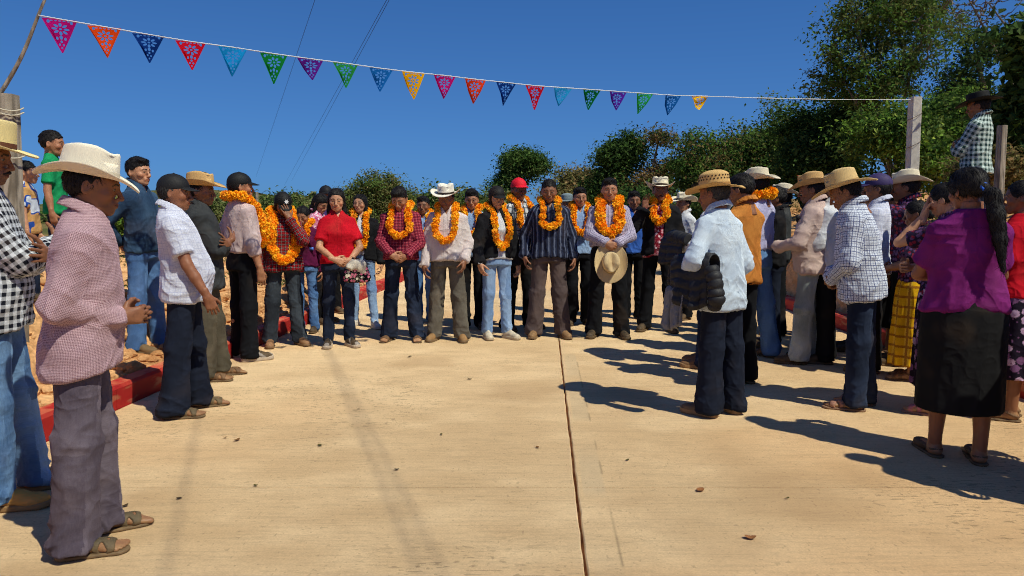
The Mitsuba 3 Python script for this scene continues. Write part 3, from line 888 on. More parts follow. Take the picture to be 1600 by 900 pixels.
def person(pos, yaw, H=1.62, category='person', label='', group=None, kind='man', lod=0.012, skin='brown', width=1.0, depth=1.0, belly=0.0, lean=0.0,
           hair='short', hair_color=(0.012, 0.010, 0.010), hat=None, cap=None, head=(0, 0, 0), arms=('down', 'down'), wrists=None,
           shirt=None, jacket=None, trousers=None, skirt=None, shoes=('shoe', lin(40, 30, 26), lin(60, 50, 44)), stance=((-0.1, 0.0, 8), (0.1, 0.0, -8)),
           bend=(0.0, 0.0), mustache=False, stubble=0.3, belt=None, buttons=None, seed=0, hat_tilt=0.0):
    key = numbered('person')
    tag(key, label, category, group)
    rnd = random.Random(seed * 77 + 5)
    s = H / 1.65
    h = lod / s
    R = rot('z', yaw)
    pos = np.asarray(pos, float)
    female = kind in ('woman', 'roundwoman')
    P_ = Person()
    P_.key, P_.s, P_.R, P_.pos = key, s, R, pos

    def W(v):
        return (v * s) @ R.T + pos

    P_.world = W

    def put(name, v, f, bsdf, color=None, uv=None, n=None, under=key):
        k = child(under, name)
        n = vnormals(v, f) if n is None else n
        if uv is not None and color is None:
            scene[k] = ply_n(W(v), f, bsdf, n @ R.T, uv)
        else:
            scene[k] = ply_n(W(v), f, bsdf, n @ R.T, uv, color)
        return k

    P_.put = put
    prof = (WOMAN if female else MAN).copy()
    prof[:, 1] *= width; prof[:, 2] *= width * depth
    z = prof[:, 0]
    prof[:, 3] += belly * 0.5 * np.exp(-((z - 1.0) / 0.14) ** 2) + lean * np.clip(z - 0.92, 0, 1) + lean * 0.8 * np.clip(z - 1.2, 0, 1)
    prof[:, 2] += belly * 0.5 * np.exp(-((z - 1.0) / 0.14) ** 2)
    P_.prof = prof
    cyz = lambda zz: float(np.interp(zz, z, prof[:, 3]))
    sh = (0.134 if female else 0.149) * (0.6 + 0.4 * width)
    # --- skeleton
    A = []
    for i, side in enumerate((-1, 1)):            # left (-x), right (+x)
        w, hint, fd, pn, hp = ARMS[arms[i]]
        if wrists and wrists[i] is not None:
            o = wrists[i]
            w, hint, fd, pn, hp = (o + (None,) * (5 - len(o)))[:5] if isinstance(o[0], tuple) else (o, None, None, None, None)
            d0 = ARMS[arms[i]]
            hint, fd, pn, hp = hint or d0[1], fd or d0[2], pn or d0[3], hp or d0[4]
        m = np.array([side, 1, 1.0])
        S = np.array([side * sh, cyz(1.30) + 0.002, 1.285 if female else 1.298])
        w = np.array(w) * m + np.array([0, cyz(w[2]), 0])
        if arms[i] in ('down', 'down_fwd'):
            w[0] *= 0.72 + 0.28 * width + 0.03
        if arms[i] in ('front', 'front_over', 'front_high', 'belly', 'bent', 'carry', 'crossed', 'crossed_under'):
            w[1] += belly * 0.8 + 0.12 * (width * depth - 1)
        E, w = limb(S, w, 0.27, 0.24, np.array(hint) * m)
        A.append((S, E, w, np.array(fd) * m, np.array(pn) * m, hp, side))
    P_.arms = A
    hp_ = np.array([0, cyz(1.42) - 0.004, 1.43])
    HR = rot('z', head[0]) @ rot('x', -head[1]) @ rot('y', head[2])
    pivot = np.array([0, -0.035, -0.09])
    hs = 0.985 if not female else 0.955
    if kind == 'child':
        hs = 1.12

    def headed(v):
        return ((v - pivot) * hs) @ HR.T + pivot * hs + hp_ + np.array([0, 0.032, 0.095])

    P_.headed, P_.HR = headed, HR
    L = []
    for i, side in enumerate((-1, 1)):
        fx, fy, toe = stance[i]
        hip = np.array([side * 0.082 * width, cyz(0.86) * 0.5, 0.86])
        foot = np.array([fx, fy, 0.0])
        knee = (hip + foot + np.array([0, -0.035, 0.075])) / 2 + np.array([0, 0.012 + bend[i], 0.01])
        L.append((hip, knee, foot + np.array([0, -0.03, 0.08]), foot, toe))
    P_.legs = L
    # --- body: head and neck, arms and hands, a slim trunk, legs and (bare) feet, one figure
    skin_rgb = SKIN[skin] if isinstance(skin, str) else skin
    hh = max(0.0042, min(0.0075, lod * 0.55))
    hv, hf = head_proto(kind if kind != 'child' else 'child', round(hh, 4))
    parts = [(headed(hv), hf, head_colors(hv, skin_rgb, stubble=stubble * (not female)))]
    bare_leg = skirt is not None
    slim = prof.copy(); slim[:, 1:3] *= 0.72
    slim[-5:, 1:3] = prof[-5:, 1:3] * 0.84; slim[-2:, 1:3] = prof[-2:, 1:3] * 0.8

    def body(P):
        d = prof_field(P, slim)
        d = np.maximum(np.maximum(d, P[2] - 1.46), 0.84 - P[2])
        for S, E, w, fd, pn, hp, side in A:
            fat = 1.0 if not female else 0.92 + 0.25 * (width - 1)
            d = smin(d, cone(P, S, E, 0.046 * fat, 0.038 * fat), 0.02)
            d = smin(d, smin(cone(P, E, E + (w - E) * 0.4, 0.038 * fat, 0.037 * fat), cone(P, E + (w - E) * 0.4, w, 0.037 * fat, 0.0255), 0.01), 0.01)
        for hip, knee, ank, foot, toe in L:
            k = 1.0 if bare_leg else 0.8
            d = smin(d, cone(P, hip, knee, 0.07 * k, 0.05 * k), 0.03)
            calf = knee + (ank - knee) * 0.35 + np.array([0, -0.018, 0])
            d = smin(d, smin(cone(P, knee, calf, 0.046 * k, 0.05 * k), cone(P, calf, ank, 0.05 * k, 0.033 * k), 0.03), 0.02)
        return d

    lo = np.min([np.minimum(np.minimum(a[0], a[1]), a[2]) for a in A] + [l[3] for l in L], 0) - 0.09
    hi = np.max([np.maximum(np.maximum(a[0], a[1]), a[2]) for a in A] + [np.array([0.1, 0.1, 1.48])], 0) + 0.09
    lo = np.minimum(lo, [-0.2, -0.17, 0.03]); hi = np.maximum(hi, [0.2, 0.17 + cyz(1.4), 1.5])
    bh = max(h * 1.15, 0.009) if not bare_leg else max(h, 0.009)
    bv, bf = solid(body, lo, hi, bh, 1)
    parts.append((bv, bf, np.clip(np.array(skin_rgb)[None] * (0.86 + 0.28 * meshkit.fbm(bv * 22, 3, seed))[:, None], 0, 1)))
    hm = 0.004 if lod < 0.009 else 0.006
    for S, E, w, fd, pn, hp, side in A:
        pv, pf = hand_proto(hp, hm)
        M = frame(unit(fd), -pn)
        q = pv * 0.97
        if side < 0:
            q, pf = q * np.array([-1, 1, 1]), pf[:, ::-1]
        col = np.array(skin_rgb)[None] * (0.8 + 0.35 * meshkit.fbm(pv * 60, 2, 3))[:, None]
        parts.append((q @ M.T + w, pf, np.clip(col, 0, 1)))
    if shoes[0] in ('sandal', 'flat', 'bare'):
        for (hip, knee, ank, foot, toe), side in zip(L, (-1, 1)):
            fv, ff = foot_proto(0.0045 if lod < 0.009 else 0.007)
            q = fv
            if side < 0:
                q, ff = q * np.array([-1, 1, 1]), ff[:, ::-1]
            parts.append((q @ rot('z', toe).T + foot, ff, shade(fv, np.array(skin_rgb) * 0.9, 0.35, 50, seed, dust=0.7)))
    v, f, c = join(parts)
    put('body', v, f, 'skin', color=c)
    # --- shoes
    if shoes[0] != 'bare':
        for (hip, knee, ank, foot, toe), side in zip(L, (-1, 1)):
            (uvv, uf), (sv, sf) = shoe_proto(shoes[0], 0.005 if lod < 0.009 else 0.0065)
            M = rot('z', toe).T
            m = np.array([side, 1, 1.0])
            fl = (lambda x: x[:, ::-1]) if side < 0 else (lambda x: x)
            col = shade(uvv, shoes[1], 0.4, 40, seed, dust=0.45)
            if shoes[0] == 'sneaker' and len(shoes) > 3:
                k = (np.sin(uvv[:, 1] * 60 + uvv[:, 2] * 70) > 0.55)[:, None]
                col = np.where(k, np.array(shoes[3]), col)
            sk = put('shoe' if shoes[0] != 'sandal' else 'sandal', (uvv * m) @ M + foot, fl(uf), 'leather', color=col)
            put('sole', (sv * m) @ M + foot, fl(sf), 'leather', color=shade(sv, shoes[2], 0.3, 40, seed + 1, dust=0.5), under=sk)
    # --- trousers or skirt
    if trousers:
        st = dict(thigh=0.092, knee=0.073, hem=0.078, low=0.035, amp=0.014); st.update(trousers)
        for q_ in ('thigh', 'knee', 'hem'):
            st[q_] *= 0.88
        fr = Frame()
        pp = prof.copy(); pp[:, 1:3] *= 0.93 if (shirt or {}).get('tuck') else 0.86
        fr.trunk(pp)
        for hip, knee, ank, foot, toe in L:
            fr.limb(hip, knee, st['thigh']); fr.limb(knee, ank, st['knee'])

        def field(P):
            d = np.maximum(prof_field(P, pp), np.maximum(P[2] - 1.01, 0.80 - P[2]))
            legs = None
            for hip, knee, ank, foot, toe in L:
                l = smin(cone(P, hip, knee, st['thigh'] * width ** 0.6, st['knee']), cone(P, knee, ank + np.array([0, 0.008, -0.04]), st['knee'], st['hem']), 0.03)
                legs = l if legs is None else smin(legs, l, 0.004)
            d = smin(d, legs, 0.03)
            return smax(d, st['low'] - P[2], 0.004)

        lo2 = np.minimum(np.min([l[3] for l in L], 0) - 0.12, [-0.25, -0.22, 0]); lo2[2] = 0.01
        hi2 = np.maximum(np.max([l[3] for l in L], 0) + 0.12, [0.25, 0.24, 0]); hi2[2] = 1.04
        lo2[:2] -= 0.08 * max(width - 1, 0); hi2[:2] += 0.08 * max(width - 1, 0) + belly * 0.5
        v, f = solid(field, lo2, hi2, h, 1)
        n = vnormals(v, f)
        am = st['amp'] * (0.5 + 1.1 * np.exp(-np.clip(v[:, 2] - 0.05, 0, 2) / 0.2) + 0.35 * np.exp(-((v[:, 2] - 0.48) / 0.1) ** 2))
        v = folds(v, n, fr, am, seed + 40, 0.75)
        n = vnormals(v, f)
        v2, f2, n2, uv = fr.mapped(v, f, n, CLOTH_ID[st['cloth']])
        put('trousers', v2, f2, 'cloth', uv=uv, n=n2)
    if skirt:
        top, hem = skirt.get('top', 1.0), skirt['hem']
        sp = np.array([(hem - 0.1, .195, .165, 0), (hem, .195, .165, 0), (0.75, .195, .155, 0), (0.86, .188, .145, 0), (0.95, .16, .115, .002), (1.0, .145, .105, .004), (1.1, .14, .10, .004)])
        sp[:2, 1:3] *= skirt.get('flare', 1.0)
        sp[:, 1:3] *= width * 0.98

        def field(P):
            return smax(prof_field(P, sp, p=2.1), np.maximum(hem - P[2], P[2] - top), 0.004)

        v, f = solid(field, (-0.34, -0.32, hem - 0.03), (0.34, 0.32, top + 0.03), h, 1)
        n = vnormals(v, f)
        ang = np.arctan2(v[:, 0], v[:, 1])
        k = np.clip((top - v[:, 2]) / (top - hem), 0, 1) * skirt.get('pleat', 0.012)
        v = v + n * (k * np.sin(ang * 11 + 2.5 * meshkit.noise(v * 6, seed)) * (0.5 + meshkit.noise(v * 5, seed + 1)))[:, None] * (np.abs(n[:, 2:3]) < 0.6)
        n = vnormals(v, f)
        fr = Frame(); fr.trunk(sp)
        v2, f2, n2, uv = fr.mapped(v, f, n, CLOTH_ID[skirt['cloth']])
        put('skirt', v2, f2, 'cloth', uv=uv, n=n2)

    # --- shirts and jackets
    def top_garment(name, g, off, material='cloth'):
        o = dict(sleeve='long', hem=0.80, amp=0.016, collar=True, vee=1.345, loose=0.0, tuck=False, open=0.0, slope=0.0); o.update(g)
        fr = Frame(); fr.trunk(prof)
        pr = prof.copy()
        pr[:, 1:3] += o['loose']
        if o['tuck']:
            o['hem'] = 0.955
            pr[:, 1:3] += 0.012 * np.exp(-((pr[:, 0] - 1.08) / 0.09) ** 2)[:, None]
        segs = []
        for S, E, w, fd, pn, hp, side in A:
            fr.limb(S, E, 0.062 + off); fr.limb(E, w, 0.052 + off)
            d1, d2 = unit(E - S), unit(w - E)
            segs.append((S, E, w, d1, d2))

        def field(P):
            d = prof_field(P, pr, off)
            hem = o['hem'] + o['slope'] * P[1] + 0.012 * np.cos(P[0] * 12) - P[2]
            d = smax(np.maximum(d, P[2] - (1.425 if not female else 1.41) - (0.0 if o['collar'] else 0.01)), hem, 0.006)
            if o['vee']:
                zz = (P[2] - o['vee']) / (1.42 - o['vee'])
                d = smax(d, -np.maximum(np.abs(P[0]) - 0.034 * np.clip(zz, -1, 1.5), cyz(1.4) - P[1]), 0.004)
            if o['open']:
                wdg = np.abs(P[0]) - o['open'] * np.clip((1.45 - P[2]) / 0.25, 0.25, 1)
                d = smax(d, -np.maximum(wdg, 0.02 - P[1]), 0.006)
            for S, E, w, d1, d2 in segs:
                up = cone(P, S, E, 0.059 + off, 0.054 + off + 0.5 * o['loose'])
                if o['sleeve'] == 'short':
                    up = cone(P, S, E, 0.057 + off, 0.063 + off + 0.5 * o['loose'])
                    q = S + (E - S) * 0.72
                    cut = (P[0] - q[0]) * d1[0] + (P[1] - q[1]) * d1[1] + (P[2] - q[2]) * d1[2]
                    d = smin(d, smax(up, cut, 0.004), 0.035)
                    continue
                q = w + d2 * 0.005 if o['sleeve'] == 'long' else E + (w - E) * 0.45
                low = cone(P, E, w, 0.051 + off + 0.4 * o['loose'], (0.039 if o['sleeve'] == 'long' else 0.05) + off)
                cut = (P[0] - q[0]) * d2[0] + (P[1] - q[1]) * d2[1] + (P[2] - q[2]) * d2[2]
                low = smax(low, cut, 0.003)
                cuff = smax(cone(P, E, w, 0.058 + off, 0.043 + off), np.maximum(cut, -cut - (0.05 if o['sleeve'] == 'long' else 0.065)), 0.003)
                low = np.minimum(low, cuff)
                d = smin(d, up, 0.032)
                d = smin(d, low, 0.008)
            if o['collar']:
                cy, r0 = cyz(1.42), (0.062 if not female else 0.056) + off * 0.6
                Y = P[1] - cy
                rho = np.sqrt(P[0] ** 2 + Y ** 2)
                zz = P[2] - (1.432 if not female else 1.415) + 0.42 * Y - 0.06 * np.abs(P[0])
                col = smax(np.abs(rho - r0 - 0.010 + 0.55 * (zz - 0.012)) - 0.0075, np.abs(zz - 0.0) - (0.025 if not female else 0.017), 0.003)
                gap = np.abs(P[0]) - 0.026 - 0.25 * zz
                col = smax(col, -np.maximum(gap, -Y), 0.003)
                d = smin(d, col, 0.003)
            return d

        pts = np.array([q for sg in segs for q in sg[:3]])
        ext = 0.11 + off + o['loose']
        lo3 = np.minimum(pts.min(0) - ext, [-(pr[:, 1].max() + off + 0.03), -(pr[:, 2].max() + off + 0.03), 0])
        hi3 = np.maximum(pts.max(0) + ext, [pr[:, 1].max() + off + 0.03, (pr[:, 2] + pr[:, 3]).max() + off + 0.03, 0])
        lo3[2] = min(o['hem'] - 0.06, (pts[:, 2].min() - 0.06) if o['sleeve'] == 'long' else 9); hi3[2] = max(1.49, pts[:, 2].max() + 0.08)
        v, f = solid(field, lo3, hi3, h, 1)
        n = vnormals(v, f)
        am = o['amp'] * np.where(v[:, 2] > 1.39, 0.3, 1.0)
        v = folds(v, n, fr, am, seed + 90, 1.0)
        if material == 'nylon':
            D = fr.dist(v, 0)
            q = v[:, 2] * 2 * math.pi / 0.075
            v = v + n * (0.010 * (np.abs(np.sin(q / 2 + 1.2 * meshkit.noise(v * 4, 2))) - 0.6))[:, None]
        n = vnormals(v, f)
        if material == 'nylon':
            return put(name, v, f, 'nylon', color=shade(v, o['color'], 0.2))
        v2, f2, n2, uv = fr.mapped(v, f, n, CLOTH_ID[o['cloth']])
        return put(name, v2, f2, 'cloth', uv=uv, n=n2)

    if shirt:
        P_.shirt = top_garment('shirt', shirt, 0.0)
    if jacket:
        P_.jacket = top_garment('jacket', jacket, 0.013, jacket.get('material', 'cloth'))
    if belt:
        zz = 0.975
        wx, wy, cy = (float(np.interp(zz, z, prof[:, k])) for k in (1, 2, 3))
        t = np.linspace(0, 2 * math.pi, 49)[:-1]
        ring = lambda o, dz: np.stack([np.sign(np.cos(t)) * np.abs(np.cos(t)) ** 0.87 * (wx * 0.93 + o), np.sign(np.sin(t)) * np.abs(np.sin(t)) ** 0.87 * (wy * 0.93 + o) + cy, np.full(48, zz + dz)], 1)
        rings = [ring(0.0, -0.019), ring(0.012, -0.018), ring(0.012, 0.018), ring(0.0, 0.019)]
        bv = np.vstack(rings); bf = []
        for i in range(3):
            a = np.arange(48) + 48 * i; b = (np.arange(48) + 1) % 48 + 48 * i
            bf += [np.stack([a, b, b + 48], 1), np.stack([a, b + 48, a + 48], 1)]
        bf = np.vstack(bf)
        bk = put('belt', bv, bf, 'leather', color=shade(bv, belt))
        m = trimesh.creation.box((0.05, 0.008, 0.036)); m.apply_translation((0, cy + wy * 0.93 + 0.014, zz))
        put('buckle', np.array(m.vertices), np.array(m.faces), 'metal', n=np.array(m.vertex_normals), under=bk)
    # --- buttons down the front
    if buttons:
        ms = []
        for zz in np.arange(0.9, 1.39, 0.085):
            wy, cy = float(np.interp(zz, z, prof[:, 2])), cyz(zz)
            m = trimesh.creation.icosphere(1, 0.0055); m.apply_scale((1, 0.5, 1)); m.apply_translation((0.004, cy + wy + 0.003, zz))
            put('button', np.array(m.vertices), np.array(m.faces), 'leather', color=np.tile(buttons, (len(m.vertices), 1)), under=P_.shirt)
    # --- hair, hat, cap
    if hair:
        hv, hf, stn = hair_proto(hair, 0.0065 if lod > 0.009 else 0.0045)
        col = np.clip(np.array(hair_color)[None] * (0.5 + 1.1 * stn)[:, None], 0, 1)
        put('hair', headed(hv), hf, 'hair', color=col)
    if mustache:
        ms = []
        for sd in (-1, 1):
            ms.append(solid(lambda P: cone(P, (0, 0.099, -0.053), (sd * 0.027, 0.084, -0.062), 0.0065, 0.0035), (-0.04, 0.07, -0.075), (0.04, 0.115, -0.04), 0.0025, 0))
        v, f = join(ms)
        put('mustache', headed(v), f, 'hair', color=np.tile(np.array([[0.02, 0.016, 0.014]]), (len(v), 1)))
    if hat:
        rgb, shape, band = HATS[hat]
        hv, hf, uv, (bv, bf) = hat_mesh(seed=seed, **shape)
        M = rot('x', -hat_tilt)
        place = lambda q: headed(q @ M.T + np.array([0, -0.012 if hat != 'cream_wide' else -0.026, 0.048]))
        col = shade(hv, rgb, 0.14, 18, seed)
        if hat == 'woven':
            k = (np.abs(hv[:, 2] - 0.045) < 0.014) & (np.hypot(hv[:, 0], hv[:, 1]) < 0.1)
        pk = put('hat', place(hv), hf, 'straw', color=col, uv=uv)
        put('band', place(bv), bf, 'leather', color=shade(bv, band, 0.2, 40), under=pk)
        if hat == 'woven':       # two rows of openings in the weave, seen as dark slots with straw between
            for row in range(2):
                for j in range(26):
                    a = (j + 0.5 * row) / 26 * 2 * math.pi
                    zc = 0.052 + 0.02 * row
                    sc = 0.93 + 0.07 * (1 - zc / 0.118)
                    c = np.array([math.sin(a) * 0.089 * sc, math.cos(a) * 0.111 * sc, zc])
                    m = trimesh.creation.icosphere(1, 1.0); m.apply_scale((0.0062, 0.0035, 0.006))
                    M2 = frame(c * np.array([1, 1, 0]), (0, 0, 1))
                    q = np.array(m.vertices) @ M2.T + c
                    put('weave_opening', place(q), np.array(m.faces), 'leather', color=np.tile(np.array([[0.05, 0.03, 0.015]]), (len(q), 1)), under=pk)
    if cap is not None:
        (cv, cf), (vv, vf) = _CAPS.setdefault(('cap', hm), None) or _CAPS.__setitem__(('cap', hm), cap_mesh(0.0055)) or _CAPS['cap', hm]
        pk = put('cap', headed(cv), cf, 'leather', color=shade(cv, cap, 0.2, 30))
        put('visor', headed(vv), vf, 'leather', color=shade(vv, cap, 0.2, 30), under=pk)
        P_.cap = pk
    return P_
# ------------------------------------------------------------------ materials of the place
def concrete_fn(p, n, uv):
    x, y = p.x - 0.045 * p.y - 0.17, p.y
    groove = noise(x * 5.0 + 5, y * 88, 0.0) * 0.55 + noise(x * 21, y * 150, 3.0) * 0.45
    big = fbm(p.x * 0.55 + 7, p.y * 0.8, 0.0, 4)
    mid = fbm(p.x * 3.1, p.y * 5.0, 1.0, 4)
    fine = noise(p.x * 170, p.y * 170)
    c = mix(lin(182, 153, 116), lin(202, 174, 136), smoothstep(0.25, 0.75, 0.5 * big + 0.5 * mid))
    c = mix(c, lin(192, 150, 106), 0.5 * smoothstep(0.45, 0.75, fbm(p.x * 0.35 + 3, p.y * 0.5 + 8, 2.0, 3)))
    c = c * (0.91 + 0.10 * smoothstep(0.2, 0.6, groove)) * (0.91 + 0.16 * fine)
    c = mix(c, lin(164, 150, 126), smoothstep(0.0, 0.012, x - 0.02) * smoothstep(0.145, 0.13, x) * 0.28 * smoothstep(0.25, 0.6, noise(y * 2.2, 7.0)))
    c = mix(c, lin(112, 96, 72), 0.5 * dr.exp(-dr.square((x - 0.140) / 0.006)) * smoothstep(0.35, 0.6, noise(y * 5, 3.0)))
    stain = smoothstep(0.62, 0.82, fbm(p.x * 1.1 + 31, p.y * 0.9 + 4, 0.0, 4))
    c = mix(c, lin(150, 118, 84), 0.35 * stain)
    patch = smoothstep(0.50, 0.68, fbm(p.x * 0.9 + 50, p.y * 0.9, 5.0, 3))
    pits = smoothstep(0.74, 0.86, noise(x * 30 + 3 * noise(y * 9, x * 9), y * 95, 9.0)) * patch * 0.8 + smoothstep(0.86, 0.93, noise(x * 70, y * 80, 4.0)) * 0.5
    return mix(c, lin(104, 84, 60), 0.55 * dr.minimum(pits, 1.0))


def concrete_bump(p, n, uv):
    x = p.x - 0.045 * p.y
    return 0.7 * noise(x * 5.0 + 5, p.y * 88, 0.0) + 0.5 * noise(x * 21, p.y * 150, 3.0) + 0.6 * fbm(p.x * 40, p.y * 40, 0.0, 2)


def soil_fn(p, n, uv):
    a = fbm(p.x * 1.7, p.y * 1.7, p.z * 2.0, 4)
    b = fbm(p.x * 11, p.y * 11, p.z * 11, 3)
    c = mix(lin(164, 112, 70), lin(214, 168, 118), smoothstep(0.25, 0.75, 0.5 * a + 0.5 * b))
    far = smoothstep(22.0, 45.0, dr.sqrt(p.x * p.x + p.y * p.y))
    dry = mix(lin(92, 84, 52), lin(66, 72, 40), smoothstep(0.35, 0.65, fbm(p.x * 0.09, p.y * 0.09, 0.0, 4)))
    return mix(c * (0.8 + 0.4 * noise(p.x * 60, p.y * 60, p.z * 60)), dry, far)


def soil_bump(p, n, uv):
    return fbm(p.x * 14, p.y * 14, p.z * 14, 4)


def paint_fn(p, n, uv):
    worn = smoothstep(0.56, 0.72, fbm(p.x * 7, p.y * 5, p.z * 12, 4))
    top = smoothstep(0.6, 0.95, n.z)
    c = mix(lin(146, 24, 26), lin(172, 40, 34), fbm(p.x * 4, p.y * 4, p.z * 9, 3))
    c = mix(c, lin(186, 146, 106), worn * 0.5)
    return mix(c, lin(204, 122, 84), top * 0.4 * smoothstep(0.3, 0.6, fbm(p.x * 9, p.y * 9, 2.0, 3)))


def stone_fn(p, n, uv):
    return mix(lin(166, 160, 152), lin(206, 200, 190), fbm(p.x * 20, p.y * 20, p.z * 14, 4))


def wood_fn(p, n, uv):
    g = noise(p.x * 60 + 4 * noise(p.z * 3, p.x * 9), p.y * 60, p.z * 2.5)
    return mix(lin(104, 94, 82), lin(174, 162, 146), smoothstep(0.2, 0.8, 0.7 * g + 0.3 * fbm(p.x * 9, p.y * 9, p.z * 9, 3)))


def bark_fn(p, n, uv):
    return mix(lin(72, 62, 52), lin(140, 128, 112), fbm(p.x * 14, p.y * 14, p.z * 4, 4))


scene['concrete'] = bump({'type': 'principled', 'base_color': mikit.proc(concrete_fn), 'roughness': 0.9, 'specular': 0.2}, concrete_bump, 0.003, 2e-3)
scene['soil'] = bump({'type': 'principled', 'base_color': mikit.proc(soil_fn), 'roughness': 0.95, 'specular': 0.1}, soil_bump, 0.05, 4e-3)
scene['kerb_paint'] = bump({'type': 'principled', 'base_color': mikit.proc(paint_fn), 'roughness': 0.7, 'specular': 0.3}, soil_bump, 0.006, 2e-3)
scene['stone'] = bump({'type': 'principled', 'base_color': mikit.proc(stone_fn), 'roughness': 0.9, 'specular': 0.2}, soil_bump, 0.008, 2e-3)
scene['wood'] = {'type': 'twosided', 'bsdf': {'type': 'principled', 'base_color': mikit.proc(wood_fn), 'roughness': 0.9, 'specular': 0.15}}
scene['bark'] = {'type': 'twosided', 'bsdf': {'type': 'principled', 'base_color': mikit.proc(bark_fn), 'roughness': 0.95, 'specular': 0.1}}
scene['leaf'] = {'type': 'principledthin', 'base_color': {'type': 'mesh_attribute', 'name': 'vertex_color'}, 'roughness': 0.5, 'diff_trans': 0.5, 'spec_trans': 0.0}
scene['petal'] = {'type': 'twosided', 'bsdf': vcol(0.75, 0.2)}
scene['film'] = {'type': 'principledthin', 'base_color': {'type': 'mesh_attribute', 'name': 'vertex_color'}, 'roughness': 0.3, 'diff_trans': 0.9, 'spec_trans': 0.0}
scene['metal'] = {'type': 'roughconductor', 'alpha': 0.3}
scene['cord'] = {'type': 'twosided', 'bsdf': vcol(0.7, 0.2)}


# ------------------------------------------------------------------ ground, road, kerbs
def road_x(y):
    return 0.17 + 0.045 * y


LEFT_EDGE, RIGHT_EDGE = -3.18, 3.42


def land(x, y):
    """Height of the bare ground."""
    c = x - road_x(y)
    p = np.stack([x, y, np.zeros_like(x)], -1)
    rough = meshkit.fbm(p * np.array([1.6, 1.6, 1]), 4, 3) - 0.5
    lump = meshkit.fbm(p * np.array([5, 5, 1]), 3, 9) - 0.5
    l = -(c - LEFT_EDGE) - 0.16
    near = np.clip((9.5 - y) / 4.5, 0, 1)
    left = 0.13 + np.clip(l, 0, 0.35) * 0.25 + near * (0.70 * np.clip((l - 0.40) / 0.5, 0, 1) ** 0.8 + 0.5 * np.clip((l - 1.2) / 4, 0, 1)) + (1 - near) * 0.25 * np.clip(l / 3, 0, 1)
    left = left + (0.20 * rough + 0.14 * lump) * np.clip(l / 0.5, 0, 1) * (0.35 + 0.65 * near)
    r = (c - RIGHT_EDGE) - 0.16
    right = 0.13 + 0.95 * np.clip((r - 0.04) / 0.30, 0, 1) + 1.3 * np.clip((r - 0.7) / 9, 0, 1) + (0.2 * rough + 0.14 * lump) * np.clip(r / 0.5, 0, 1)
    z = np.where(l > -0.02, left, np.where(r > -0.02, right, -0.16))
    d = np.hypot(x, y)
    roll = meshkit.fbm(p / 42.0, 4, 21) - 0.42
    z = z + roll * 3.0 * np.clip((d - 30) / 60, 0, 1) * np.clip((np.abs(c) - 4) / 30, 0, 1)
    # the low ridge behind the crowd on the left
    ridge = 5.0 * np.exp(-((y - 150 - 0.25 * x) / 38) ** 2) * (1 / (1 + np.exp((x + 5) / 12))) * (1 / (1 + np.exp(-(x + 62) / 9)))
    far = 300 * np.exp(-((y - 2300) / 500) ** 2) * np.exp(-((x + 980) / 420) ** 2) * (0.7 + 0.6 * meshkit.fbm(p / 300.0, 3, 2))
    sink = -0.012 * np.clip(d - 60, 0, 2000) * (1 - np.exp(-np.abs(c) / 200))
    return z + ridge * (0.85 + 0.4 * meshkit.fbm(p / 14.0, 3, 5)) + far * 0.3 + np.maximum(sink, -3)


def axis(lo, hi, step, far, grow=1.16):
    a = list(np.arange(lo, hi + 1e-6, step))
    s, v = step, a[-1]
    while v < far:
        s *= grow; v += s; a.append(v)
    return a


xs = np.array([-v for v in axis(0, 9, 0.11, 2600)[:0:-1]] + axis(0, 9, 0.11, 2600))
ys = np.array([-v for v in axis(0, 2, 0.2, 400)[:0:-1]] + axis(0, 20, 0.13, 3000, 1.11))
gx, gy = np.meshgrid(xs, ys, indexing='ij')
gz = land(gx, gy)
i = np.arange(len(xs) * len(ys)).reshape(len(xs), len(ys))
quads = np.stack([i[:-1, :-1].ravel(), i[1:, :-1].ravel(), i[1:, 1:].ravel(), i[:-1, 1:].ravel()], 1)
gf = np.vstack([quads[:, [0, 1, 2]], quads[:, [0, 2, 3]]])
gv = np.stack([gx.ravel(), gy.ravel(), gz.ravel()], 1)
scene['ground'] = ply_n(gv, gf, 'soil', vnormals(gv, gf))
tag('ground', 'orange bare earth beside the road and dry hills behind', kind='structure')

# loose stones and clods on the left bank
crumbs = []
rnd = random.Random(4)
for k in range(900):
    y = rnd.uniform(3.0, 13); l = abs(rnd.gauss(0.25, 0.5)) + 0.02
    x = road_x(y) + LEFT_EDGE - 0.2 - l
    r = abs(rnd.gauss(0.02, 0.025)) + 0.012
    m = trimesh.creation.icosphere(1, 1.0)
    q = np.array(m.vertices) * (0.7 + 0.6 * meshkit.noise(np.array(m.vertices) * 1.5 + k)[:, None]) * r * np.array([1, 1.2, 0.7])
    crumbs.append((q + np.array([x, y, float(land(np.array([x]), np.array([y]))[0]) + r * 0.2]), np.array(m.faces)))
v, f = join(crumbs)
scene['rubble'] = ply_n(v, f, 'soil')
tag('rubble', 'orange clods and small stones lying on the dug bank left of the red kerb', kind='stuff')

tag('road', 'pale tan broom finished concrete road with a dark joint down its middle', kind='structure')


def block(x0, x1, y0, y1, z0, z1, ch=0.006):
    """A slab along the road with chamfered upper edges."""
    pts = []
    for z, o in ((z0, 0), (z1 - ch, 0), (z1, ch)):
        for x, y in ((x0 + o, y0 + o), (x1 - o, y0 + o), (x1 - o, y1 - o), (x0 + o, y1 - o)):
            pts.append((x, y, z))
    q = []
    for r in range(2):
        for k in range(4):
            a, b = r * 4 + k, r * 4 + (k + 1) % 4
            q.append((a, b, b + 4, a + 4))
    q.append((8, 9, 10, 11))
    q = np.array(q)
    v = np.array(pts, float)
    v[:, 0] += 0.17 + 0.045 * v[:, 1]
    return v, np.vstack([q[:, [0, 1, 2]], q[:, [0, 2, 3]]])


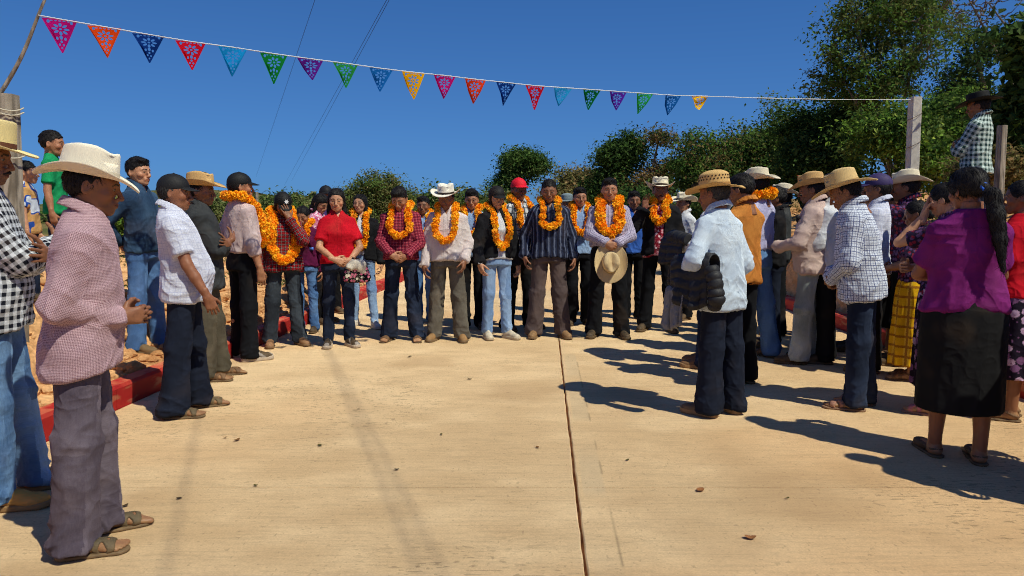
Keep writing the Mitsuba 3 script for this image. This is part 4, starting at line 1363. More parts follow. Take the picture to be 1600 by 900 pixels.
def slab_edge(x0, x1, y0, y1, wavy):
    """A road slab whose inner edge, along the middle joint, is slightly broken."""
    n = 60
    t = np.linspace(y0, y1, n)
    w = 0.010 * (meshkit.fbm(np.stack([t * 9, t * 0 + x0, t * 0], 1), 4, 3) - 0.5)
    xa = np.full(n, x0) + (w if wavy == 'left' else 0)
    xb = np.full(n, x1) + (w if wavy == 'right' else 0)
    rows = [(xa, -0.12), (xa, -0.005), (xa + 0.005, 0.0), (xb - 0.005, 0.0), (xb, -0.005), (xb, -0.12)]
    V = np.vstack([np.stack([x + 0.17 + 0.045 * t, t, np.full(n, z)], 1) for x, z in rows])
    F = []
    for r in range(5):
        a = np.arange(n - 1) + r * n
        F += [np.stack([a, a + n, a + n + 1], 1), np.stack([a, a + n + 1, a + 1], 1)]
    return V, np.vstack(F)


y0 = 3.52 - 9.0
while y0 < 75:
    L = 3.0 if y0 < 25 else 10.0
    for x0, x1, wv in ((LEFT_EDGE, -0.013, 'right'), (0.0, RIGHT_EDGE, 'left')):
        v, f = slab_edge(x0, x1, y0 + 0.0015, y0 + L - 0.0015, wv)
        scene[child('road', 'slab')] = ply_n(v, f, 'concrete')
    y0 += L
v, f = block(LEFT_EDGE + 0.002, RIGHT_EDGE - 0.002, -5.4, 78, -0.15, -0.03)
scene['road__bed'] = ply_n(v, f, 'soil')

for nm, x0, x1, lab in (('kerb', LEFT_EDGE - 0.17, LEFT_EDGE - 0.004, 'red painted concrete kerb along the left edge of the road'), ('kerb_001', RIGHT_EDGE + 0.004, RIGHT_EDGE + 0.17, 'red painted concrete kerb along the right edge of the road')):
    tag(nm, lab, kind='structure')
    y = -4.0
    while y < 60:
        v, f = block(x0, x1, y + 0.003, y + 2.997, -0.14, 0.165, 0.022)
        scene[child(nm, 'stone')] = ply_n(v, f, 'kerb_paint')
        y += 3.0


# ------------------------------------------------------------------ tubes, trees
def tube(points, radii, sides=6):
    P = np.asarray(points, float)
    R = np.broadcast_to(np.asarray(radii, float), (len(P),))
    d = np.gradient(P, axis=0)
    d /= np.maximum(np.linalg.norm(d, axis=1, keepdims=True), 1e-9)
    u = np.cross(d[0], [0.31, 0.2, 0.93]); u /= np.linalg.norm(u)
    V = []
    t = np.arange(sides) / sides * 2 * math.pi
    for p, r, dd in zip(P, R, d):
        u = u - (u @ dd) * dd; u /= max(np.linalg.norm(u), 1e-9)
        w = np.cross(dd, u)
        V.append(p + r * (np.cos(t)[:, None] * u + np.sin(t)[:, None] * w))
    V = np.vstack(V)
    F = []
    a = np.arange(sides); b = (a + 1) % sides
    for i in range(len(P) - 1):
        F += [np.stack([a + i * sides, b + i * sides, b + (i + 1) * sides], 1), np.stack([a + i * sides, b + (i + 1) * sides, a + (i + 1) * sides], 1)]
    n = len(V)
    V = np.vstack([V, P[:1], P[-1:]])
    F += [np.stack([b, a, np.full(sides, n)], 1), np.stack([a + (len(P) - 1) * sides, b + (len(P) - 1) * sides, np.full(sides, n + 1)], 1)]
    return V, np.vstack(F)


def leaves(rng, centers, radii, count, size, tones, up=0.5, aspect=0.5, flat=0.75):
    """Leaf faces (two bent triangles each) spread through clumps; a colour for each leaf."""
    n = len(centers) * count
    c = np.repeat(centers, count, 0)
    r = np.repeat(radii, count)[:, None]
    g = rng.normal(size=(n, 3)); g /= np.linalg.norm(g, axis=1, keepdims=True)
    pos = c + g * r * rng.random((n, 1)) ** 0.45 * np.array([1, 1, flat])
    nrm = rng.normal(size=(n, 3)) + np.array([0, 0, up * 2]) + g * 0.8
    nrm /= np.linalg.norm(nrm, axis=1, keepdims=True)
    a = np.cross(nrm, rng.normal(size=(n, 3))); a /= np.linalg.norm(a, axis=1, keepdims=True)
    b = np.cross(nrm, a)
    s = size * (0.6 + 0.8 * rng.random((n, 1)))
    tip, base = pos + a * s * 0.5 - nrm * s * 0.12, pos - a * s * 0.5 - nrm * s * 0.06
    l, rr = pos + b * s * aspect * 0.5 + nrm * s * 0.05, pos - b * s * aspect * 0.5 + nrm * s * 0.05
    V = np.stack([base, l, tip, rr], 1).reshape(-1, 3)
    i = np.arange(n)[:, None] * 4
    F = np.vstack([i + np.array([[0, 2, 1]]), i + np.array([[0, 3, 2]])])
    tones = np.asarray(tones)
    ct = tones[rng.integers(0, len(tones), len(centers))]
    col = np.repeat(ct, count, 0) * 0.65 + tones[rng.integers(0, len(tones), n)] * 0.35
    col = col * (0.7 + 0.6 * rng.random((n, 1)))
    return V, F, np.repeat(np.clip(col, 0, 1), 4, 0)


GREENS = [lin(74, 103, 49), lin(94, 121, 60), lin(58, 87, 45), lin(116, 132, 74)]
DARKS = [lin(49, 74, 40), lin(63, 90, 47), lin(43, 65, 40), lin(85, 105, 60)]
OLIVES = [lin(121, 121, 72), lin(101, 108, 63), lin(146, 141, 94), lin(87, 99, 56)]
BRIGHT = [lin(125, 161, 63), lin(155, 172, 76), lin(101, 139, 54), lin(85, 119, 52)]
RUSTY = [lin(143, 114, 78), lin(116, 101, 65), lin(105, 105, 63), lin(164, 132, 92)]


def tree(name, base, height, lobes, clumps, per, leaf, tones, label, seed, trunk=0.12, clump_r=0.5, group=None, bare=0.0, lean=(0, 0), up=0.5, stems=1, aspect=0.5, category='tree'):
    """lobes: (dx, dy, z, rx, ry, rz) ellipsoids of the crown relative to the foot."""
    rng = np.random.default_rng(seed)
    key = numbered(name)
    tag(key, label, category, group)
    base = np.asarray(base, float)
    vol = np.array([l[3] * l[4] * l[5] for l in lobes]) ** 0.75
    clumps = int(clumps * 1.5)
    pick = rng.choice(len(lobes), int(clumps * 1.35), p=vol / vol.sum())
    L = np.array(lobes)[pick]
    g = rng.normal(size=(len(pick), 3)); g /= np.linalg.norm(g, axis=1, keepdims=True)
    C = L[:, :3] + g * L[:, 3:] * (rng.random((len(pick), 1)) ** 0.42)
    gap = meshkit.noise(C / (clump_r * 3.2) + seed, 3)
    C = C[np.argsort(-gap)][:clumps]
    C = C[C[:, 2] > 0.05]
    # limbs: each clump grows from the nearest point already reached
    nodes = [np.array([0, 0, 0.0])]
    top = max(l[2] for l in lobes)
    pieces = []
    for s in range(stems):
        lb = lobes[s % len(lobes)]
        k = np.linspace(0, 1, 9)
        wob = np.stack([np.interp(k, [0, 0.5, 1], [0, rng.normal() * 0.04, 0]) * height, np.interp(k, [0, 0.5, 1], [0, rng.normal() * 0.04, 0]) * height, k * 0], 1)
        tip = np.array([lb[0], lb[1], lb[2] + lb[5] * 0.5])
        st = np.stack([tip[0] * k ** 1.3, tip[1] * k ** 1.3, tip[2] * k], 1) + wob
        pieces.append(tube(base + st, trunk * (1 - 0.8 * k) / stems ** 0.5, 8))
        nodes += list(st[2:])
    N = np.array(nodes)
    order = np.argsort(np.min(np.linalg.norm(C[:, None] - N[None, :40], axis=2), axis=1))
    for j in order[: max(60, int(len(order) * 0.8))]:
        c = C[j]
        d = np.linalg.norm(N - c, axis=1) + np.where(N[:, 2] > c[2], 0.6, 0) * (N[:, 2] - c[2])
        a = N[np.argmin(d)]
        m = (a + c) / 2 + rng.normal(size=3) * 0.07 * np.linalg.norm(c - a) + np.array([0, 0, -0.06 * np.linalg.norm(c - a)])
        q = np.array([a, (a + m) / 2 + 0.02, m, (m + c) / 2, c])
        rr = trunk * 0.30 * (0.5 + 0.5 * min(1, np.linalg.norm(c - a) / max(height * 0.3, 0.1)))
        pieces.append(tube(base + q, np.linspace(rr, rr * 0.25, 5), 4))
        N = np.vstack([N, q[1:]])
    v, f = join(pieces)
    scene[f'{key}__trunk'] = ply_n(v, f, 'bark', vnormals(v, f))
    keep = rng.random(len(C)) >= bare
    if keep.any():
        C = C[keep]
        V, F, col = leaves(rng, base + C, clump_r * (0.6 + 0.8 * rng.random(len(C))), int(per * 1.15), leaf * 0.88, tones, up, aspect)
        V2, F2, col2 = leaves(rng, base + C, clump_r * 1.9 * np.ones(len(C)), int(per * 0.35) + 1, leaf * 0.82, tones, up, aspect)
        V, F, col = np.vstack([V, V2]), np.vstack([F, F2 + len(V)]), np.vstack([col, col2])
        scene[f'{key}__crown'] = ply_n(V, F, 'leaf', None, None, col)
    return key
# ------------------------------------------------------------------ trees and bushes
def foot(px, depth):
    p = at(px, 340, depth)
    return np.array([p[0], p[1], float(land(np.array([p[0]]), np.array([p[1]]))[0]) - 0.05])


def rel(px, py, depth, f):
    return at(px, py, depth) - f


def lobes_from(f, depth, spec, deep=0.9):
    """Crown ellipsoids from (px, py, rx px, ry px) outlines measured at a depth."""
    out = []
    for px, py, rx, ry, dd in spec:
        p = rel(px, py, depth + dd, f)
        k = (depth + dd) / FOCAL
        out.append((p[0], p[1], p[2], rx * k, rx * k * deep, ry * k))
    return out


f = foot(1405, 15.0)
tree('tall_tree', f, 6, lobes_from(f, 15, [(1330, 50, 62, 62, 0), (1300, 120, 45, 40, 0.5), (1395, 30, 70, 55, 0.3), (1440, 90, 70, 60, -0.4), (1370, 130, 60, 40, 0.2), (1470, 20, 40, 45, 0.5)]), 215, 52, 0.092, GREENS + OLIVES[:2] + BRIGHT[2:], 'tall loose tree with thin pale limbs behind the crowd on the right', 11, trunk=0.13, clump_r=0.27, stems=5, bare=0.2)
f = foot(1270, 17.0)
tree('dense_tree', f, 4, lobes_from(f, 17, [(1300, 190, 62, 55, 0), (1250, 215, 45, 42, 0), (1340, 225, 70, 50, 0.4), (1275, 260, 70, 40, -0.3)]), 150, 85, 0.12, DARKS + GREENS[:2], 'dense dark green tree under the tall loose one, left of the grey post', 12, trunk=0.15, clump_r=0.42, stems=2)
f = foot(1405, 13.2)
tree('leafy_bush', f, 3, lobes_from(f, 13.2, [(1380, 215, 60, 50, 0), (1460, 215, 60, 55, 0.3), (1420, 262, 80, 45, 0), (1500, 250, 50, 45, 0.4), (1495, 180, 35, 40, 0.5)]), 150, 80, 0.10, GREENS + BRIGHT[:3] + DARKS[:2], 'tangled leafy bush behind the grey concrete post', 13, trunk=0.08, clump_r=0.32, stems=4, category='bush')
f = foot(1640, 9.5)
tree('broadleaf_tree', f, 5, lobes_from(f, 9.5, [(1592, 85, 38, 40, 0), (1612, 140, 42, 55, 0.3), (1596, 205, 36, 40, 0.4)]), 80, 44, 0.145, DARKS + GREENS[:1], 'dark broad leaved tree at the right edge above the man in the black hat', 14, trunk=0.12, clump_r=0.28, aspect=0.6)
f = foot(1530, 21.0)
tree('shaded_tree', f, 6, lobes_from(f, 21, [(1520, 90, 45, 40, 0), (1560, 120, 50, 60, 0), (1510, 150, 45, 45, 0.5), (1560, 220, 60, 50, 0)]), 120, 70, 0.13, DARKS, 'far dark tree filling the gap left of the broad leaved tree', 15, trunk=0.16, clump_r=0.5)
f = foot(1660, 10.5)
tree('bare_tree', f, 7, lobes_from(f, 10.5, [(1545, 18, 55, 22, 0), (1575, 40, 40, 18, 0.2), (1510, 5, 40, 22, 0.3), (1600, -20, 60, 40, 0)]), 110, 1, 0.05, OLIVES, 'bare grey branches reaching in at the top right corner', 16, trunk=0.075, clump_r=0.3, bare=1.0, stems=3)
f = foot(1180, 23.0)
tree('mixed_tree', f, 5, lobes_from(f, 23, [(1190, 210, 52, 38, 0), (1130, 235, 48, 32, 0.5), (1215, 250, 55, 45, -0.5), (1150, 275, 70, 38, 0), (1205, 180, 28, 18, 0.2)]), 170, 70, 0.14, GREENS + RUSTY[:1] + BRIGHT[2:3] + DARKS[:1], 'mixed green tree behind the white woven hat, right of the thin bare trunk', 17, trunk=0.14, clump_r=0.48, stems=3, bare=0.08)
f = foot(1085, 25.0)
tree('thin_tree', f, 5, lobes_from(f, 25, [(1085, 225, 32, 18, 0), (1075, 250, 36, 24, 0.4), (1100, 285, 45, 30, 0)]), 85, 60, 0.14, GREENS + BRIGHT[3:], 'lighter green flat topped tree in the middle of the right tree line', 18, trunk=0.1, clump_r=0.42, stems=2, bare=0.1)
f = foot(1030, 27.0)
tree('rusty_tree', f, 5, lobes_from(f, 27, [(1030, 225, 27, 22, 0), (1040, 260, 30, 25, 0.4), (1015, 290, 40, 25, 0)]), 90, 50, 0.13, RUSTY + DARKS[:2], 'brownish thinning tree between two darker green trees', 19, trunk=0.12, clump_r=0.42, bare=0.12)
f = foot(970, 28.0)
tree('dense_tree', f, 5, lobes_from(f, 28, [(985, 228, 26, 24, 0), (960, 245, 28, 18, 0), (975, 275, 40, 25, 0.4), (950, 295, 40, 22, 0)]), 120, 65, 0.15, DARKS + GREENS[:2], 'dark green rounded tree left of the brownish thinning tree', 20, trunk=0.13, clump_r=0.45, stems=2)
f = foot(900, 36.0)
tree('brown_bush', f, 3, lobes_from(f, 36, [(882, 284, 24, 16, 0), (915, 280, 24, 14, 0.4), (900, 303, 55, 18, 0)]), 70, 60, 0.17, RUSTY + OLIVES, 'pair of dry brownish bushes between the lone tree and the tree line', 21, trunk=0.08, clump_r=0.55, stems=3, category='bush')
f = foot(815, 40.0)
tree('lone_tree', f, 5, lobes_from(f, 40, [(812, 252, 36, 19, 0), (785, 264, 22, 13, 0.4), (838, 262, 20, 15, 0), (800, 288, 34, 16, -0.3)]), 110, 60, 0.18, GREENS + DARKS[:2], 'lone round tree rising behind the man in the red cap', 22, trunk=0.16, clump_r=0.5, stems=2, bare=0.05)
f = foot(585, 26.0)
tree('round_bush', f, 3, lobes_from(f, 26, [(590, 298, 42, 26, 0), (555, 318, 40, 24, 0), (618, 318, 36, 26, 0.4), (585, 340, 62, 30, 0)]), 160, 75, 0.11, OLIVES + GREENS[:2], 'large rounded olive bush behind the two women in the middle left', 23, trunk=0.08, clump_r=0.35, stems=4, category='bush')
for k, (px, py, d, rx, ry, tn, lb) in enumerate([
        (180, 350, 16, 42, 20, GREENS + BRIGHT, 'green roadside bush behind the man in the denim shirt'),
        (345, 330, 30, 42, 22, GREENS + OLIVES, 'low green bush left of the beige shirt and long garland'),
        (435, 328, 55, 40, 14, OLIVES + GREENS, 'small far bush on the ridge behind the badge cap'),
        (690, 318, 45, 50, 16, OLIVES + GREENS, 'low olive bush behind the white hat in the front row'),
        (760, 322, 38, 50, 16, GREENS + OLIVES, 'low green bush behind the woman in the black cap'),
        (1010, 322, 21, 55, 24, DARKS + GREENS, 'dark low bush behind the striped shirt and the cream hat'),
        (1130, 312, 17, 70, 34, DARKS + GREENS, 'dark low bush hidden behind the woven straw hat'),
        (1545, 262, 9.2, 45, 40, OLIVES + RUSTY, 'dry tangled bush on the bank behind the wooden post')]):
    f = foot(px, d)
    tree('low_bush', f, 2, lobes_from(f, d, [(px, py, rx, ry, 0), (px + rx * 0.5, py + ry * 0.4, rx * 0.6, ry * 0.8, 0.3), (px - rx * 0.5, py + ry * 0.3, rx * 0.6, ry * 0.8, 0)]), 60, 60, 0.006 * d if d > 12 else 0.07, tn, lb, 40 + k, trunk=0.05, clump_r=0.018 * d, stems=3, category='bush')

# scrub over the ridge and the hills
rng = np.random.default_rng(5)
C = []
while len(C) < 2600:
    y = rng.uniform(60, 240); x = rng.uniform(-0.75, 0.75) * y
    if abs(x - road_x(y)) < 7:
        continue
    if meshkit.noise(np.array([x / 16, y / 16, 0.0]), 4) < 0.42:
        continue
    C.append((x, y, float(land(np.array([x]), np.array([y]))[0]) + rng.uniform(0.1, 0.5)))
C = np.array(C)
V, F, col = leaves(rng, C, 0.5 + 0.7 * rng.random(len(C)), 40, 0.5, OLIVES + GREENS, 0.6, 0.7)
scene['hill_scrub'] = ply_n(V, F, 'leaf', None, None, col)
tag('hill_scrub', 'dry olive scrub covering the low ridge behind the crowd', kind='stuff')
C = []
while len(C) < 420:      # weeds on the banks
    y = rng.uniform(4, 30); s = rng.choice([-1, 1]); l = rng.uniform(0.8, 7)
    x = road_x(y) + (LEFT_EDGE - l if s < 0 else RIGHT_EDGE + l)
    if s < 0 and y < 10 and rng.random() < 0.85:
        continue
    C.append((x, y, float(land(np.array([x]), np.array([y]))[0]) + 0.08))
C = np.array(C)
V, F, col = leaves(rng, C, 0.08 + 0.2 * rng.random(len(C)), 40, 0.08, OLIVES + GREENS + RUSTY, 0.2, 0.25)
scene['bank_weeds'] = ply_n(V, F, 'leaf', None, None, col)
tag('bank_weeds', 'dry weeds and grass growing on the banks beside the road', kind='stuff')

# ------------------------------------------------------------------ posts, cables, bunting
def post(name, foot_p, top_p, w, d, bsdf, label, category='post', ch=0.012):
    key = numbered(name)
    tag(key, label, category)
    a, b = np.asarray(foot_p, float), np.asarray(top_p, float)
    n = 14
    V, F = [], []
    ring = np.array([(-w / 2 + ch, -d / 2), (w / 2 - ch, -d / 2), (w / 2, -d / 2 + ch), (w / 2, d / 2 - ch), (w / 2 - ch, d / 2), (-w / 2 + ch, d / 2), (-w / 2, d / 2 - ch), (-w / 2, -d / 2 + ch)])
    for k in range(n):
        t = k / (n - 1)
        c = a + (b - a) * t
        jit = 1 + 0.03 * (meshkit.noise(np.stack([ring[:, 0] * 9, ring[:, 1] * 9, np.full(8, t * 6)], 1), 3) - 0.5)
        V.append(np.concatenate([c[:2] + ring * jit[:, None] * (0.97 if k == n - 1 else 1), np.full((8, 1), c[2])], 1))
    V = np.vstack(V)
    i = np.arange(8); j = (i + 1) % 8
    for k in range(n - 1):
        F += [np.stack([i + 8 * k, j + 8 * k, j + 8 * k + 8], 1), np.stack([i + 8 * k, j + 8 * k + 8, i + 8 * k + 8], 1)]
    V = np.vstack([V, b[None]])
    F += [np.stack([i + 8 * (n - 1), j + 8 * (n - 1), np.full(8, len(V) - 1)], 1)]
    return key, V, np.vstack(F)


p = at(1430, 152, 9.8)
k, v, f = post('concrete_post', (p[0] + 0.02, p[1], 0.4), p, 0.13, 0.13, 'stone', 'square grey concrete post that holds the right end of the bunting')
scene[f'{k}__shaft'] = ply_n(v, f, 'stone')
for zz in (0.25, 0.62, 1.0, 1.35):        # wire ties round the post
    t = np.linspace(0, 2 * math.pi, 17)
    ring = np.stack([p[0] + 0.092 * np.cos(t), p[1] + 0.092 * np.sin(t), p[2] - zz + 0.05 * np.cos(t)], 1)
    v, f = tube(ring, 0.0035, 4)
    scene[child(k, 'wire_tie')] = ply_n(v, f, 'cord', vnormals(v, f), None, np.tile(np.array([lin(96, 74, 60)]), (len(v), 1)))
p = at(8, 148, 5.1)
k, v, f = post('weathered_post', (p[0] - 0.05, p[1], 0.3), p, 0.15, 0.14, 'wood', 'thick weathered post rising behind the straw hat at the left edge', ch=0.03)
scene[f'{k}__shaft'] = ply_n(v, f, 'wood')
for zz in (0.10, 0.13, 0.42):
    t = np.linspace(0, 2 * math.pi, 17)
    ring = np.stack([p[0] + 0.104 * np.cos(t), p[1] + 0.099 * np.sin(t), p[2] - zz + 0.02 * np.sin(t * 2)], 1)
    v, f = tube(ring, 0.005, 5)
    scene[child(k, 'wire_tie')] = ply_n(v, f, 'cord', vnormals(v, f), None, np.tile(np.array([lin(190, 180, 160)]), (len(v), 1)))
a, b = at(-2, 150, 5.12), at(88, -28, 5.05)
q = np.linspace(0, 1, 12)[:, None]
pts = a + (b - a) * q + np.array([0.02, 0, 0.0]) * np.sin(q * 5) + np.array([[0, 0, -0.25]]) * 0
pts = np.vstack([a - np.array([0.04, 0, 0.5]), pts])
v, f = tube(pts, np.linspace(0.017, 0.009, len(pts)), 6)
scene['bunting_stick'] = ply_n(v, f, 'wood', vnormals(v, f))
tag('bunting_stick', 'thin leaning stick tied to the left post that lifts the bunting', 'stick')
p = at(1566, 196, 7.5)
k, v, f = post('fence_post', (p[0] + 0.02, p[1], 0.5), p, 0.085, 0.08, 'wood', 'pale wooden fence post beside the man in the black hat', ch=0.02)
scene[k] = ply_n(v, f, 'wood')

BUNT = [(93, 30, 98, 83), (163, 42, 168, 91), (232, 54, 234, 98), (298, 65, 300, 110), (364, 74, 363, 119), (428, 84, 428, 131), (485, 92, 487, 126), (540, 99, 541, 137), (596, 107, 594, 143), (646, 113, 645, 156), (695, 118, 692, 155), (743, 124, 740, 162), (791, 129, 788, 165), (836, 134, 834, 172), (880, 137, 872, 166), (925, 140, 918, 172), (966, 143, 960, 173), (1008, 146, 997, 178), (1052, 149, 1043, 180), (1094, 150, 1092, 164)]
BCOL = [('magenta', lin(196, 24, 130)), ('orange', lin(232, 84, 30)), ('navy blue', lin(22, 60, 140)), ('red', lin(214, 26, 50)), ('sky blue', lin(30, 160, 224)), ('green', lin(26, 140, 60)), ('purple', lin(104, 34, 150)), ('light green', lin(50, 160, 76)), ('blue', lin(30, 116, 196)), ('yellow', lin(238, 184, 20)),
        ('magenta', lin(196, 24, 120)), ('orange', lin(226, 70, 36)), ('navy blue', lin(22, 60, 140)), ('red', lin(206, 24, 50)), ('sky blue', lin(44, 160, 214)), ('dark green', lin(16, 104, 50)), ('purple', lin(90, 36, 160)), ('light green', lin(46, 160, 76)), ('blue', lin(26, 96, 170)), ('yellow', lin(248, 206, 30))]
tag('bunting', 'string of twenty coloured perforated pennants hung across the road', 'bunting')
eL, eR = at(60, 24, 5.05), at(1423, 156, 9.75)
nrm = np.array([eR[1] - eL[1], -(eR[0] - eL[0]), 0.0])
nrm /= np.linalg.norm(nrm)


def on_string(px, py):
    d = ray(px, py); o = np.array([0, 0, CAM_H])
    return o + d * (((eL - o) @ nrm) / (d @ nrm))


sp = [eL] + [on_string(x, y) for x, y, _, _ in BUNT] + [on_string(1180, 153), on_string(1300, 155.5), eR]
v, f = tube(np.array(sp), 0.0042, 5)
scene['bunting__string'] = ply_n(v, f, 'cord', vnormals(v, f), None, np.tile(np.array([[0.72, 0.72, 0.72]]), (len(v), 1)))


def pennant_shape(variant):
    tri = shapely.Polygon([(-0.105, 0), (0.105, 0), (0.004, -0.29), (-0.004, -0.29)])
    holes = []
    cx, cy = 0, -0.085
    for j in range(8):
        a = j * math.pi / 4 + 0.2 * variant
        e = affinity.rotate(affinity.scale(shapely.Point(0, 0).buffer(1, 6), 0.0165, 0.009), math.degrees(a), origin=(0, 0))
        holes.append(affinity.translate(e, cx + 0.036 * math.cos(a), cy + 0.036 * math.sin(a)))
    holes.append(shapely.Point(cx, cy).buffer(0.0085, 5))
    for x, y, r in ((-0.068, -0.025, 0.012), (0.068, -0.025, 0.012), (0, -0.155, 0.013), (-0.024, -0.165, 0.010), (0.024, -0.165, 0.010), (0, -0.19, 0.009), (-0.012, -0.215, 0.008), (0.011, -0.218, 0.008), (0, -0.245, 0.007)):
        holes.append(affinity.scale(shapely.Point(x, y).buffer(r, 5), 0.75, 1.25))
    for j in range(5):
        holes.append(affinity.scale(shapely.Point(-0.05 + j * 0.025, -0.016).buffer(0.007, 4), 1.2, 0.7))
    body = tri.buffer(-0.009)
    return tri.difference(shapely.union_all([h.intersection(body) for h in holes]))


PEN = [trimesh.creation.extrude_polygon(pennant_shape(k), 0.0012, engine='earcut') for k in range(2)]
PEN = [m.subdivide() for m in PEN]
along = unit(eR - eL)
rb = random.Random(3)
for k, ((x, y, tx, ty), (cn, rgb)) in enumerate(zip(BUNT, BCOL)):
    o, tip = on_string(x, y), on_string(tx, ty)
    m = np.array(PEN[k % 2].vertices)
    hgt = np.linalg.norm(tip - o)
    dn = unit(tip - o)
    ph, ax = rb.uniform(0, 6), rb.uniform(-0.5, 0.5)
    t = -m[:, 1] / 0.29
    curl = 0.02 * np.sin(m[:, 0] * 30 + t * 5 + ph) * t + 0.03 * ax * t
    sx = 1.0
    if k == 19:
        curl = 0.02 * np.sin(t * 7 + m[:, 0] * 25); hgt = 0.15
    tw = rb.uniform(-0.9, 0.9) * t ** 1.3 * (0.1 if k == 19 else 1)
    if k == 19:
        m = m * np.array([1.0 + 0.0, 1, 1]); m[:, 0] = m[:, 0] * (1 + 1.2 * t)
    wp = o + m[:, :1] * (np.cos(tw)[:, None] * along + np.sin(tw)[:, None] * nrm) + np.outer(t * hgt, dn) + np.outer(curl + m[:, 2], nrm)
    key = child('bunting', 'pennant')
    scene[key] = ply_n(wp, np.array(PEN[k % 2].faces), 'film', None, None, np.tile(np.array([rgb]), (len(wp), 1)))
    tag(key, f'{cn} perforated plastic pennant')


def cable(name, a, b, label, r=0.012, sag=0.0, group=None):
    key = numbered(name)
    k = np.linspace(0, 1, 30)[:, None]
    pts = np.asarray(a) + (np.asarray(b) - np.asarray(a)) * k - np.array([[0, 0, sag]]) * 4 * k * (1 - k)
    v, f = tube(pts, r, 5)
    scene[key] = ply_n(v, f, 'cord', vnormals(v, f), None, np.tile(np.array([[0.02, 0.02, 0.025]]), (len(v), 1)))
    tag(key, label, 'cable', group)


def overhead(p_far, d_far, p_near, d_near):
    a, b = at(*p_far, d_far), at(*p_near, d_near)
    return a, a + (b - a) * 1.35


cable('power_cable', *overhead((400, 276), 70, (492, 0), 17), 'single thin black cable running overhead, left of the pair', 0.0055)
cable('power_cable', *overhead((444, 290), 75, (604, 0), 16), 'left cable of the close pair crossing the sky', 0.0055)
cable('power_cable', *overhead((456, 282), 75, (607, 2), 16.2), 'right cable of the close pair crossing the sky', 0.0055)
p = at(401, 300, 45)
v, f = tube(np.array([[p[0], p[1], -1], [p[0], p[1], p[2]]]), [0.13, 0.1], 8)
scene['utility_pole'] = ply_n(v, f, 'wood', vnormals(v, f))
tag('utility_pole', 'small far wooden pole beside the head of the beige shirted man', 'pole')
# ------------------------------------------------------------------ the people
def stand(px, feet, top, extra=0.012, x=None, z=0.0):
    """Place and height of someone whose feet (row feet) and crown of head or hat (row top) were measured in the photograph."""
    g = ground(px, feet, z)
    H = at(px, top, g[1])[2] - z - extra
    if x is not None:
        g[0] = x
    return g, H


def behind(px, depth, top, extra=0.012, z=0.0):
    p = at(px, top, depth)
    return np.array([p[0], depth, z]), p[2] - z - extra


HAT, CAP, BARE = 0.062, 0.018, 0.012
SANDAL = ('sandal', lin(62, 58, 46), lin(70, 58, 44))
BROWN_SANDAL = ('sandal', lin(86, 60, 44), lin(60, 46, 36))
BOOT = ('boot', lin(140, 104, 66), lin(92, 74, 54))
TAN_BOOT = ('boot', lin(184, 132, 60), lin(120, 90, 56))
BLACK_SHOE = ('shoe', lin(24, 23, 24), lin(20, 19, 19))
BLACK_SNEAKER = ('sneaker', lin(26, 26, 28), lin(190, 176, 160), lin(150, 140, 132))
WHITE_SNEAKER = ('sneaker', lin(210, 206, 200), lin(206, 200, 190))
CREAM_SNEAKER = ('sneaker', lin(196, 186, 168), lin(190, 178, 158))
HIKING = ('hiking', lin(74, 62, 52), lin(142, 108, 76))
NORMAL = ((-0.1, 0.0, 8), (0.1, 0.0, -8))
OPEN = ((-0.15, 0.02, 12), (0.15, -0.02, -12))
STEP = ((-0.1, 0.1, 5), (0.1, -0.1, -12))
PPL = {}


def who(name, placed, yaw, label, **kw):
    pos, H = placed
    PPL[name] = person(pos, yaw, H, label=label, **kw)
    return PPL[name]


# --- left side
who('L1', (ground(8, 782), 1.765), -66, 'man in black and white gingham shirt and straw hat cut by the left edge', lod=0.0085, skin='dark', hat='straw_yellow', hair='fringe', mustache=True, head=(-8, 8, 0),
    shirt=dict(cloth='gingham', hem=0.78), trousers=dict(cloth='blue_jeans'), shoes=TAN_BOOT, arms=('crossed_under', 'crossed'), stance=((-0.1, 0.12, 10), (0.12, 0.02, -10)), seed=1, width=1.04, belly=0.03)
who('L2', (ground(143, 850), 1.60), -66, 'man in pink checked shirt and wide cream hat standing nearest on the left', lod=0.0072, skin='dark', hat='cream_wide', hair='fringe', head=(-4, 9, 0), hat_tilt=2,
    shirt=dict(cloth='pink_check', hem=0.76, loose=0.010, amp=0.014, slope=0.12), trousers=dict(cloth='plum_trousers', thigh=0.097, knee=0.088, hem=0.098, amp=0.017), shoes=SANDAL, arms=('bent', 'bent'),
    wrists=((0.08, 0.12, 0.97), (0.09, 0.105, 0.98)), stance=((-0.12, 0.05, 6), (0.11, -0.03, -4)), seed=2, belly=0.03, lean=0.10, width=1.02, stubble=0.4)
who('L3', (np.array([-3.24, 6.35, 0.17]), 1.70), -92, 'young man in blue denim shirt and jeans standing behind the red kerb', lod=0.010, skin='light', hair='full', head=(-12, 0, 0),
    shirt=dict(cloth='denim_shirt', hem=0.86), trousers=dict(cloth='mid_jeans'), shoes=('boot', lin(96, 78, 54), lin(60, 48, 36)), arms=('back', 'back'), stance=((-0.14, 0.05, 10), (0.14, 0.0, -10)), seed=3, stubble=0.0)
